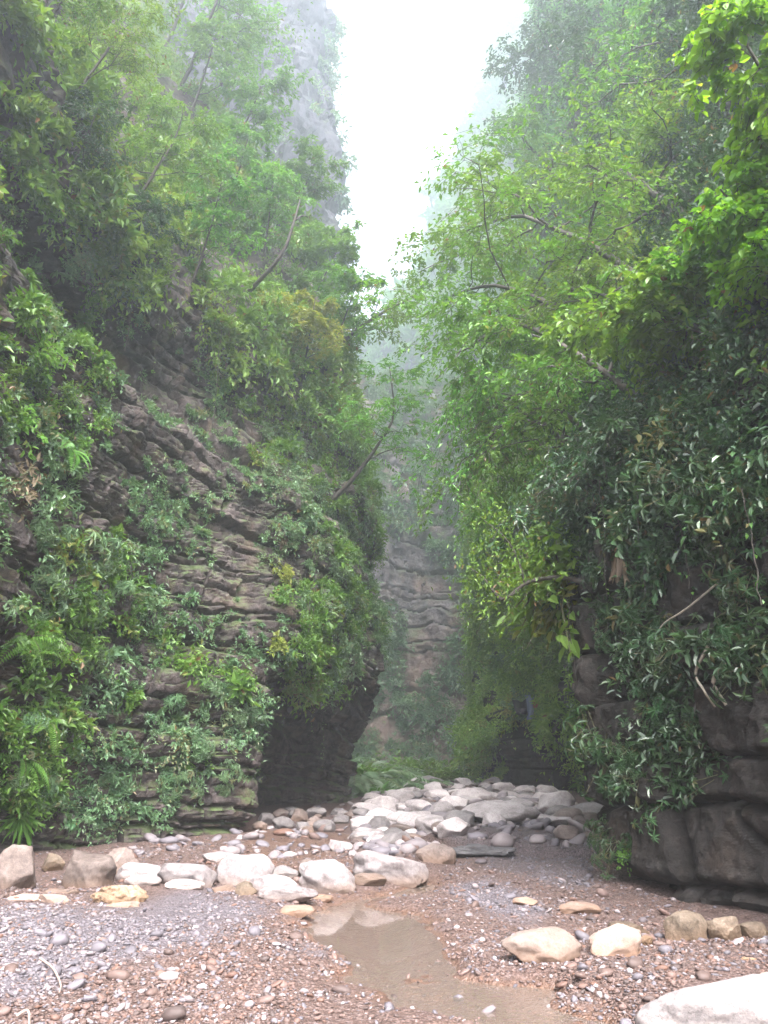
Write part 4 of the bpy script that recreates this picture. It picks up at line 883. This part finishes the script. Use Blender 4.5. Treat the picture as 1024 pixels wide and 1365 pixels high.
# hanging strings of leaves at the cave mouth, and roots on the right rock
def vine(u0, v0, Y, length, seed, label, group, mat='lf_grey', dens=16, which='L'):
    p0 = at(u0, v0, Y); r = np.random.default_rng(seed); n = 18
    c = np.stack([np.cumsum(r.normal(size=n) * 0.012), np.cumsum(r.normal(size=n) * 0.012), -np.linspace(0, length, n)], -1)
    o = thing('hanging_vine', label, 'vine', p0, group)
    V, Fc = tubes([(c, np.full(n, 0.007))], 4); link('stem', build_mesh('stem', V, Fc, M['bark'], True), o)
    k = int(length * dens); q = c[np.minimum((r.random(k) * n).astype(int), n - 1)] + r.normal(size=(k, 3)) * 0.03
    link('foliage', leaf_mesh('foliage', q, nrm(r.normal(size=q.shape) - 0.5 * UPV), nrm(UPV + 0.5 * r.normal(size=q.shape)), 0.07 * r.uniform(0.7, 1.2, k), 0.04, M[mat], 4), o)
vine(432, 915, 23.2, 2.2, 1, 'longest leafy string hanging in front of the cave', 'hanging strings at the cave mouth')
vine(417, 915, 22.4, 1.3, 2, 'shorter leafy string hanging left of the longest one in the cave mouth', 'hanging strings at the cave mouth')
for i, (u, v, Ln, which) in enumerate([(180, 385, 1.6, 'L'), (215, 400, 2.2, 'L'), (270, 420, 1.8, 'L'), (295, 440, 2.6, 'L'), (410, 520, 4.0, 'L'), (385, 600, 3.0, 'L'), (455, 700, 3.5, 'L')]):
    h = hit(u, v, which)
    if h: vine(u, v, h[0][1] - 0.7, Ln, 40 + i, 'thin bare liana hanging from the wood on the left cliff', 'lianas on the left cliff', 'lf_mid', 5)
for i, (u, v, Ln) in enumerate([(745, 720, 3.0), (720, 760, 2.6), (700, 700, 3.4), (755, 800, 2.4), (800, 640, 1.6), (850, 650, 1.4), (905, 640, 1.3), (990, 650, 1.2)]):
    h = hit(u, v, 'R')
    if h: vine(u, v, h[0][1] - 0.6, Ln, 60 + i, 'thin liana hanging from the canopy on the right wall', 'lianas on the right wall', 'lf_mid', 7)
def root_obj(name, pts, rad, mat, label, cat, sides=6):
    o0 = pts[0]; V, Fc = tubes([(curve([p - o0 for p in pts], 16), np.linspace(rad, rad * 0.5, 16))], sides)
    tag(link(name, build_mesh(name, V, Fc, M[mat], True), None, o0), label, cat)
def wp(u, v, off=0.12, which='R'):
    h = hit(u, v, which); return np.array(h[0]) + np.array(h[1]) * off
root_obj('hanging_root', [wp(966, 860), wp(962, 885, 0.16), wp(968, 915, 0.14), wp(975, 940, 0.08)], 0.035, 'bark_pale', 'thick pale root hanging down the dark right rock', 'root')
root_obj('hanging_root', [wp(955, 862), wp(945, 895, 0.16), wp(950, 920, 0.14), wp(963, 940, 0.08)], 0.02, 'bark_pale', 'thin pale root bending left of the thick one', 'root')
root_obj('creeper_stem', [wp(950, 775, 0.2), wp(925, 815, 0.28), wp(905, 825, 0.28), wp(880, 845, 0.2)], 0.014, 'bark_pale', 'thin pale creeper stem slanting across the right rock', 'stem')
root_obj('creeper_stem', [wp(912, 830, 0.1), wp(915, 870, 0.14), wp(925, 910, 0.12), wp(932, 950, 0.06)], 0.014, 'bark', 'thin dark creeper stem running down the right rock', 'stem')
def dead_leaf(u, v, L_, label):
    p0 = wp(u, v, 0.3, 'R'); r = np.random.default_rng(int(u)); k = 9
    pos = r.normal(size=(k, 3)) * 0.02; ax = nrm(np.array([0, 0, -1.0]) + r.normal(size=(k, 3)) * 0.13); nn = nrm(r.normal(size=(k, 3)) + np.array([0, -1.0, 0]))
    o = link('withered_frond', leaf_mesh('withered_frond', pos, ax, nn, L_, L_ * 0.22, M['lf_dead'], 6, 0.05), None, p0); tag(o, label, 'leaf')
dead_leaf(828, 706, 0.42, 'upper of two tan withered fronds hanging on the right rock')
dead_leaf(842, 742, 0.38, 'lower of two tan withered fronds hanging on the right rock')

# cloth caught in the bushes
def cloth_mat(name, c):
    return plain_mat(name, tuple(x * 0.8 for x in c), c, 30, 0.9, 0.2)
def rag(w, h, seed, mat, parent, loc, nm):
    n = 14; x, z = np.meshgrid(np.linspace(-w / 2, w / 2, n), np.linspace(0, -h, n)); P_ = np.stack([x, np.zeros_like(x), z], -1)
    y = 0.06 * fbm(P_ * 5, 3, seed) + 0.05 * np.sin(x * 22 + seed); x2 = x * (1 - 0.35 * np.abs(z / h)) + 0.06 * fbm(P_ * 3, 2, seed + 4); z2 = z + 0.10 * fbm(P_ * 4, 2, seed + 7)
    V = np.stack([x2, y, z2], -1).reshape(-1, 3); V2 = V + np.array([0, 0.006, 0]); i = np.arange(n * n).reshape(n, n)
    Fq = np.stack([i[:-1, :-1], i[:-1, 1:], i[1:, 1:], i[1:, :-1]], -1).reshape(-1, 4)
    o = link(nm, build_mesh(nm, np.concatenate([V, V2]), [Fq, Fq[:, ::-1] + n * n], mat, True), parent); o.location = loc; return o
hc = hit(706, 950, 'R'); pc = at(706, 940, hc[0][1] - 1.3)
cl = thing('cloth_scrap', 'scrap of blue, black and red cloth caught in the bushes of the right bank', 'cloth', pc)
rag(0.42, 1.0, 3, cloth_mat('cloth_blue', (0.20, 0.24, 0.34)), cl, (0, 0, 0.4), 'blue_strip')
rag(0.75, 0.6, 8, cloth_mat('cloth_black', (0.02, 0.02, 0.025)), cl, (-0.35, 0.08, 0.25), 'black_panel')
rag(0.40, 0.4, 13, cloth_mat('cloth_red', (0.32, 0.09, 0.06)), cl, (0.28, 0.08, 0.28), 'red_panel')

# ------------------------------------------------------------------ boulders
bm = bmesh.new(); bmesh.ops.create_icosphere(bm, subdivisions=5, radius=1.0)
ICO_V = np.array([v.co[:] for v in bm.verts]); ICO_F = np.array([[v.index for v in f.verts] for f in bm.faces]); bm.free()
bm = bmesh.new(); bmesh.ops.create_icosphere(bm, subdivisions=4, radius=1.0)
ICO4_V = np.array([v.co[:] for v in bm.verts]); ICO4_F = np.array([[v.index for v in f.verts] for f in bm.faces]); bm.free()
def boulder_mesh(dims, seed, mat, rough=0.05, cuts=7, hi=True, pit=0.0, tilt=0.0):
    r = np.random.default_rng(seed); V = (ICO_V if hi else ICO4_V).copy()
    V *= (1 + 0.22 * fbm(V * 0.9 + seed, 2, seed))[:, None]
    for _ in range(cuts):
        nn = nrm(r.normal(size=3) * np.array([1, 1, 0.9])); dd = r.uniform(0.58, 0.9)
        e = V @ nn - dd; V = V - np.where(e > 0, e * 0.94, 0)[:, None] * nn
    V *= (1 + rough * fbm(V * 2.2 + seed, 5, seed + 3) + 0.3 * rough * fbm(V * 9, 3, seed + 5))[:, None]
    if pit: V *= (1 - pit * np.maximum(0, fbm(V * 5, 3, seed + 9)))[:, None]
    V /= np.abs(V).max(0)
    V = V * (np.array(dims) / 2)
    if tilt:
        c, s = math.cos(tilt), math.sin(tilt); V = np.stack([V[:, 0] * c + V[:, 2] * s, V[:, 1], -V[:, 0] * s + V[:, 2] * c], -1)
    return build_mesh('boulder', V, [ICO_F if hi else ICO4_F], M[mat], True)
bl = [ # u centre, v bottom, width px, height px, material, label
 (20, 1198, 66, 74, 'b_pink', 'largest rounded grey-brown boulder at the left edge against the cliff', 0.0),
 (112, 1187, 74, 60, 'b_pink', 'lumpy pinkish boulder tilted to the right, second big one from the left', 0.45),
 (152, 1172, 54, 44, 'b_pink', 'brownish boulder tucked behind the lumpy tilted one', -0.2),
 (68, 1162, 28, 26, 'b_brown', 'small dark stone in the gap between the two left boulders', 0),
 (186, 1179, 62, 28, 'b_white', 'white boulder right of the brownish one, behind a smaller white stone', 0),
 (190, 1187, 44, 20, 'b_white', 'small bright white stone lying in front of a larger white one', 0),
 (250, 1184, 78, 34, 'b_white', 'long white boulder in the middle of the left row', 0.08),
 (248, 1190, 50, 14, 'b_white', 'low white slab half buried in grey gravel under the long white boulder', 0),
 (330, 1180, 76, 44, 'b_white', 'domed white boulder with a dark hollow underneath, in front of the cliff corner', 0.1),
 (290, 1153, 46, 19, 'b_white', 'low pale stone at the back left of the domed white boulder', 0),
 (298, 1191, 32, 13, 'b_pink', 'small flat pink stone between the long and the domed white boulders', 0),
 (326, 1200, 30, 23, 'b_brown', 'small mossy brown stone in front of the domed white boulder', 0),
 (362, 1193, 62, 28, 'b_white', 'pale stone just right of the mossy brown one', 0.1),
 (384, 1206, 70, 27, 'b_white', 'flat white slab beside the head of the pool', 0.05),
 (381, 1171, 36, 18, 'b_grey', 'grey stone behind the flat white slab', 0),
 (412, 1171, 26, 28, 'b_pink', 'upright pinkish stone leaning on the left of the big wedge boulder', 0),
 (438, 1189, 76, 50, 'b_white', 'wedge-shaped pale boulder standing at the edge of the pool', 0.25),
 (518, 1177, 98, 48, 'b_white', 'widest pale boulder at the far edge of the pool, with a crack', 0.12),
 (492, 1181, 42, 20, 'b_pink', 'low pink stone between the wedge and the widest boulder', 0),
 (431, 1196, 28, 10, 'b_tan', 'thin tan stone at the waterline below the wedge boulder', 0),
 (454, 1138, 30, 21, 'b_white', 'small rounded pale stone behind the wedge boulder', 0),
 (496, 1123, 50, 19, 'b_white', 'flat white slab on the wet sand behind the widest boulder', 0),
 (582, 1154, 48, 36, 'b_pink', 'round mottled boulder under the edge of the dark gravel bar', 0.1),
 (30, 1213, 48, 20, 'b_tan', 'flat tan stone in front of the largest left boulder', 0),
 (70, 1214, 46, 20, 'b_tan', 'flat orange-stained stone right of the flat tan one', 0),
 (80, 1202, 50, 14, 'b_pink', 'low pink stone in front of the gap between the left boulders', 0),
 (158, 1212, 66, 40, 'b_rough', 'rough pitted brown block standing in front of the white stones', 0.05),
 (160, 1219, 60, 15, 'b_tan', 'flat pale stone lying at the foot of the pitted brown block', -0.1),
 (395, 1219, 46, 16, 'b_tan', 'orange-stained flat stone at the left shore of the pool', -0.1),
 (732, 1289, 112, 48, 'b_tan', 'long flat-topped tan boulder beside the stream at the right', 0.03),
 (820, 1278, 70, 42, 'b_tan', 'pointed tan boulder next to the long flat-topped one', 0.0),
 (838, 1251, 54, 25, 'b_brown', 'brown rounded stone behind the pointed tan boulder', 0.1),
 (862, 1262, 24, 13, 'b_rough', 'small reddish stone right of the pointed tan boulder', 0),
 (917, 1260, 52, 42, 'b_brown', 'square dark brown block at the foot of the right rock', 0),
 (967, 1259, 42, 36, 'b_brown', 'second dark block at the foot of the right rock, right of the square one', 0),
 (1005, 1257, 40, 28, 'b_brown', 'third dark block at the foot of the right rock, at the frame edge', 0),
 (771, 1218, 54, 18, 'b_tan', 'flat tan stone in the wet gravel by the right rock corner', 0),
 (700, 1208, 30, 13, 'b_tan', 'small tan stone half buried near the grey gravel patch', 0),
 (965, 1400, 205, 82, 'b_grey', 'biggest pale boulder in the lower right corner, cut by the frame', -0.12),
 (1045, 1345, 70, 46, 'b_tan', 'tan boulder at the right edge behind the biggest pale one', 0),
 (506, 1114, 32, 26, 'b_grey', 'round dark-bellied stone standing among the field stones behind the pool', 0),
 (640, 1146, 120, 20, 'b_bar_edge', 'low dark slab added in place of the undercut gravel bar edge, right of the mottled boulder', 0.0),  # added shape suggesting the bar's dark undercut, not a separate stone
 (1000, 1290, 20, 10, 'b_rough', 'small reddish-brown cobble on the gravel near the right edge', 0),
]
def put_boulder(u, vb, w, h, mat, label, tilt, seed, group=None, hi=True):
    g = gp(u, vb, 0.06)
    dep = proj(g)[2]; W = w * dep / F * 1.08; H = h * dep / F * 0.86; D = min(W * 0.8, max(H * 1.3, 0.55 * W)) if mat != 'b_bar_edge' else 0.3 * W; 
    y = g[1] + D * 0.42; x = g[0] * y / g[1]
    z = float(ground_h(np.array([x]), np.array([y]))[0])
    me = boulder_mesh((W * 1.08, D, H * 1.36), seed, mat, {'b_rough': 0.10, 'b_bar_edge': 0.28}.get(mat, 0.06), 7, hi, 0.18 if mat == 'b_rough' else 0.0, tilt)
    o = link('boulder', me, None, (x, y, min(z, g[2] + 0.02) + H * 0.30)); tag(o, label, 'boulder' if W > 0.35 else 'stone', group); o.rotation_euler = (0, 0, random.uniform(-0.3, 0.3)); return o
PLACED = []
for i, (u, vb, w, h, mt, lab, ti) in enumerate(bl):
    o = put_boulder(u, vb, w, h, mt, lab, ti, 800 + i, 'boulders along the pool and riverbank'); PLACED.append((o.location.x, o.location.y, w / 2 * o.location.y / F))
# field of stones across the far riverbed
field = [[boulder_mesh((1.0, 0.85, 0.62), 900 + 7 * k + j, m, 0.05, 7, False) for j in range(5)] for k, m in enumerate(['b_field_lit', 'b_pink', 'b_grey'])]
fpoly = [gp(*p, 0.25)[:2] for p in [(470, 1112), (480, 1085), (500, 1064), (590, 1052), (660, 1052), (745, 1064), (770, 1078), (790, 1092), (740, 1100), (640, 1104), (570, 1118), (530, 1128)]]
cnt = 0; tries = 0; FS = []
while cnt < 285 and tries < 16000:
    tries += 1
    y = 1 / random.uniform(1 / 50, 1 / 16.0); x = random.uniform(-3, 10)
    if not inpoly(np.array([x]), np.array([y]), fpoly)[0]: continue
    s = random.lognormvariate(-0.72, 0.45) * (0.75 + y / 60)
    if any((x - a) ** 2 + (y - b) ** 2 < (0.31 * (s + c)) ** 2 for a, b, c in FS): continue
    FS.append((x, y, s)); cnt += 1
    me = random.choice(random.choices(field, [0.74, 0.1, 0.16])[0]); z = float(ground_h(np.array([x]), np.array([y]))[0])
    o = link('field_stone', me, None, (x, y, z + 0.17 * s)); o.scale = (s * random.uniform(0.9, 1.4), s, s * random.uniform(0.55, 1.0))
    o.rotation_euler = (random.uniform(-0.25, 0.25), random.uniform(-0.25, 0.25), random.uniform(0, 6.28))
    tag(o, 'rounded pale stone in the field of stones across the far riverbed', 'stone', 'field of stones across the far riverbed')
# fallen stones on the right of the field and in the cave mouth
for i in range(24):
    u, v = random.uniform(345, 470), random.uniform(1086, 1108)
    g = gp(u, v, 0.15); s = random.uniform(0.25, 0.6); z = float(ground_h(g[:1], g[1:2])[0])
    o = link('cave_stone', random.choice(field[1 + i % 2]), None, (g[0], g[1], z + 0.15 * s)); o.scale = (s, s, s); o.rotation_euler = (0, 0, random.uniform(0, 6.28))
    tag(o, 'dull stone lying in the shade of the cave mouth', 'stone', 'stones in the cave mouth')
for i in range(12):
    u, v = random.uniform(735, 800), random.uniform(1085, 1122)
    g = gp(u, v, 0.2); s = random.uniform(0.3, 0.8); z = float(ground_h(g[:1], g[1:2])[0])
    o = link('bank_stone', random.choice(field[1]), None, (g[0], g[1], z + 0.2 * s)); o.scale = (s, s, s); o.rotation_euler = (0, 0, random.uniform(0, 6.28))
    tag(o, 'shaded stone at the right side of the stone field, under the bank plants', 'stone', 'shaded stones under the right bank')

# ------------------------------------------------------------------ pebbles
def pebble_mat():
    m, N, L, out = new_mat('pebble'); a = N('ShaderNodeAttribute', attribute_name='tint')
    r = ramp(N, [(0.0, (0.085, 0.058, 0.048)), (0.18, (0.17, 0.108, 0.082)), (0.36, (0.26, 0.17, 0.135)), (0.5, (0.22, 0.11, 0.065)), (0.6, (0.14, 0.13, 0.14)), (0.76, (0.23, 0.215, 0.23)), (0.9, (0.34, 0.295, 0.28)), (1.0, (0.55, 0.49, 0.46))])
    L(a.outputs['Fac'], r.inputs[0]); g = N('ShaderNodeNewGeometry'); n = noise_node(N, L, g.outputs['Position'], 45, 4, 0.7)
    c = mixc(N, L, maprange(N, L, n.outputs[0], 0.35, 0.7, 0, 0.35), r.outputs[0], (0.14, 0.115, 0.105))
    c = mixc(N, L, 1.0, c, (0.50, 0.48, 0.52), 'MULTIPLY')
    p = N('ShaderNodeBsdfPrincipled'); L(c, p.inputs['Base Color']); p.inputs['Roughness'].default_value = 0.7; L(p.outputs[0], out.inputs[0]); return m
M['pebble'] = pebble_mat()
bm = bmesh.new(); bmesh.ops.create_icosphere(bm, subdivisions=1, radius=1.0)
PB_V = np.array([v.co[:] for v in bm.verts]); PB_F = np.array([[v.index for v in f.verts] for f in bm.faces]); bm.free()
bm = bmesh.new(); bmesh.ops.create_icosphere(bm, subdivisions=2, radius=1.0)
PB2_V = np.array([v.co[:] for v in bm.verts]); PB2_F = np.array([[v.index for v in f.verts] for f in bm.faces]); bm.free()
def pebbles(n, y0, y1, smed, ssig, smax, seed, bv, bf, name, label, rng_x=0.56, pale=False):
    r = np.random.default_rng(seed); y = 1 / r.uniform(1 / y1, 1 / y0, n); x = r.uniform(-1, 1, n) * (rng_x * y + 0.2)
    lo = np.interp(y, [5, 12.3, 15.7, 18.4, 26], [-7.4, -6.7, -5.4, -2.9, -2.5]); hi = np.interp(y, [5, 8.7, 11.3, 13, 18], [4.9, 3.8, 2.8, 4, 6])
    z = ground_h(x, y); s = np.minimum(smed * np.exp(r.normal(size=n) * ssig), smax) * (0.75 + y / 26)
    u, v, _ = proj(np.stack([x, y, z], -1)); nz = fbm(np.stack([x, y, 0 * x], -1) * 1.1, 3, 70)
    grey = np.maximum(smooth(14, -22, sdpoly(u + 18 * nz, v, GREY1)), smooth(10, -14, sdpoly(u + 10 * nz, v, GREY2))) * 0.8 > r.random(n)
    dark = inpoly(u + 10 * nz, v, [(560, 1105), (790, 1085), (795, 1190), (735, 1185), (690, 1165), (600, 1150)])
    keep = (x > lo) & (x < hi) & (z > WL - 0.035)
    keep &= ~((z < WL + 0.01) & (r.random(n) < 0.85))
    # quieter tracks of fine grit between the coarse patches
    keep &= (fbm(np.stack([x, y, 0 * x], -1) * 0.8, 3, 303) + r.normal(size=n) * 0.35 > -0.35)
    x, y, z, s, grey, nz, dark = (q[keep] for q in (x, y, z, s, grey, nz, dark)); n = len(x)
    t = np.where(grey, r.uniform(0.56, 0.95, n), np.where(r.random(n) < 0.72, r.uniform(0.0, 0.52, n), r.uniform(0.55, 1.0, n)))
    t = np.where(dark & (r.random(n) < 0.85), r.uniform(0.57, 0.72, n), t); t = np.where(r.random(n) < 0.02, 1.0, t)
    if pale:
        ff = inpoly(x, y, fpoly) | (r.random(n) < 0.12)
        x, y, z, s, t = (q[ff] for q in (x, y, z, s, t)); n = len(x)
        t = np.where(r.random(n) < 0.8, r.uniform(0.72, 1.0, n), t)
    k = len(bv); sc = s[:, None] * np.stack([r.uniform(0.8, 1.5, n), r.uniform(0.7, 1.2, n), r.uniform(0.35, 0.75, n)], -1)
    bias = r.normal(size=(n, k)) * 0.09 + 1; az = r.random(n) * 6.28; c, sn = np.cos(az)[:, None], np.sin(az)[:, None]; tl = r.normal(size=n)[:, None] * 0.3
    L0 = bv[None] * bias[..., None] * sc[:, None]; X = L0[..., 0] * c - L0[..., 1] * sn; Yv = L0[..., 0] * sn + L0[..., 1] * c; Z = L0[..., 2] + tl * L0[..., 0]
    V = np.stack([X + x[:, None], Yv + y[:, None], Z + (z + sc[:, 2] * 0.45)[:, None]], -1).reshape(-1, 3)
    Fc = (bf[None] + (np.arange(n) * k)[:, None, None]).reshape(-1, 3)
    me = build_mesh(name, V, [Fc], M['pebble'], True, {'tint': np.repeat(t, k)})
    tag(link(name, me), label, 'pebbles', kind='stuff')
pebbles(52000, 4.6, 17, 0.011, 0.42, 0.045, 1, PB_V, PB_F, 'river_pebbles', 'mixed pink, brown and grey pebbles covering the riverbed')
pebbles(1300, 4.6, 15, 0.026, 0.4, 0.08, 2, PB2_V, PB2_F, 'river_cobbles', 'loose larger cobbles strewn over the pebbles')
pebbles(5000, 14, 36, 0.06, 0.45, 0.2, 3, PB2_V, PB2_F, 'far_cobbles', 'small cobbles filling the gaps between the far stones', 0.28, True)

# driftwood at the lower left
def stick(pts, rad, label):
    P_ = [gp(u, v, 0.14) for u, v in pts]; P_ = [V3(p[0], p[1], ground_h(p[:1], p[1:2])[0] + 0.025 + 0.02 * (i % 2)) for i, p in enumerate(P_)]
    root_obj('driftwood', P_, rad * 0.7, 'drift', label, 'driftwood', 8)
stick([(52, 1292), (68, 1306), (80, 1318), (78, 1330)], 0.014, 'upper bleached crooked stick on the gravel at the lower left')
stick([(22, 1352), (36, 1350), (40, 1362)], 0.016, 'lower bleached stick in the bottom left corner')

# ------------------------------------------------------------------ air, sky, light
me = bpy.data.meshes.new('haze'); bm = bmesh.new(); bmesh.ops.create_cube(bm, size=1.0); bm.to_mesh(me); bm.free()
hz = link('haze', me); hz.scale = (160, 300, 206); hz.location = (0, 120, 101); tag(hz, 'pale mist filling the gorge', 'haze', kind='stuff')
m, N, L, out = new_mat('mist'); pv = N('ShaderNodeVolumePrincipled'); pv.inputs['Color'].default_value = (0.86, 0.93, 1.0, 1); pv.inputs['Density'].default_value = 0.0046
pv.inputs['Anisotropy'].default_value = 0.65
L(pv.outputs[0], out.inputs['Volume']); me.materials.append(m)

SUN_EL, SUN_AZ = R(55), R(166)
w = bpy.data.worlds.new('World'); scene.world = w; w.use_nodes = True; nt = w.node_tree; nt.nodes.clear()
sky = nt.nodes.new('ShaderNodeTexSky'); sky.sky_type = 'NISHITA'; sky.sun_disc = False; sky.sun_elevation = SUN_EL; sky.sun_rotation = SUN_AZ
sky.air_density = 1.0; sky.dust_density = 6.0; sky.ozone_density = 1.0
hs = nt.nodes.new('ShaderNodeHueSaturation'); hs.inputs['Saturation'].default_value = 0.42
bg = nt.nodes.new('ShaderNodeBackground'); bg.inputs['Strength'].default_value = 0.15; wo = nt.nodes.new('ShaderNodeOutputWorld')
nt.links.new(sky.outputs[0], hs.inputs['Color']); nt.links.new(hs.outputs[0], bg.inputs[0]); nt.links.new(bg.outputs[0], wo.inputs[0])
sun = bpy.data.lights.new('sun', 'SUN'); sun.energy = 1.0; sun.angle = R(25); sun.color = (1.0, 0.965, 0.965)
so = bpy.data.objects.new('sun', sun); COL.objects.link(so)
sd = Vector((math.sin(SUN_AZ) * math.cos(SUN_EL), math.cos(SUN_AZ) * math.cos(SUN_EL), math.sin(SUN_EL)))
so.rotation_euler = (-sd).to_track_quat('-Z', 'Y').to_euler()

vs = scene.view_settings; vs.view_transform = 'Standard'; vs.look = 'None'; vs.exposure = 3.0; vs.gamma = 1.0; vs.use_curve_mapping = False
c = scene.cycles
c.max_bounces = 8; c.diffuse_bounces = 4; c.glossy_bounces = 2; c.transmission_bounces = 4; c.transparent_max_bounces = 6; c.volume_bounces = 2
c.use_adaptive_sampling = True; c.adaptive_threshold = 0.02; c.use_denoising = True
c.caustics_reflective = False; c.caustics_refractive = False; c.sample_clamp_indirect = 6.0
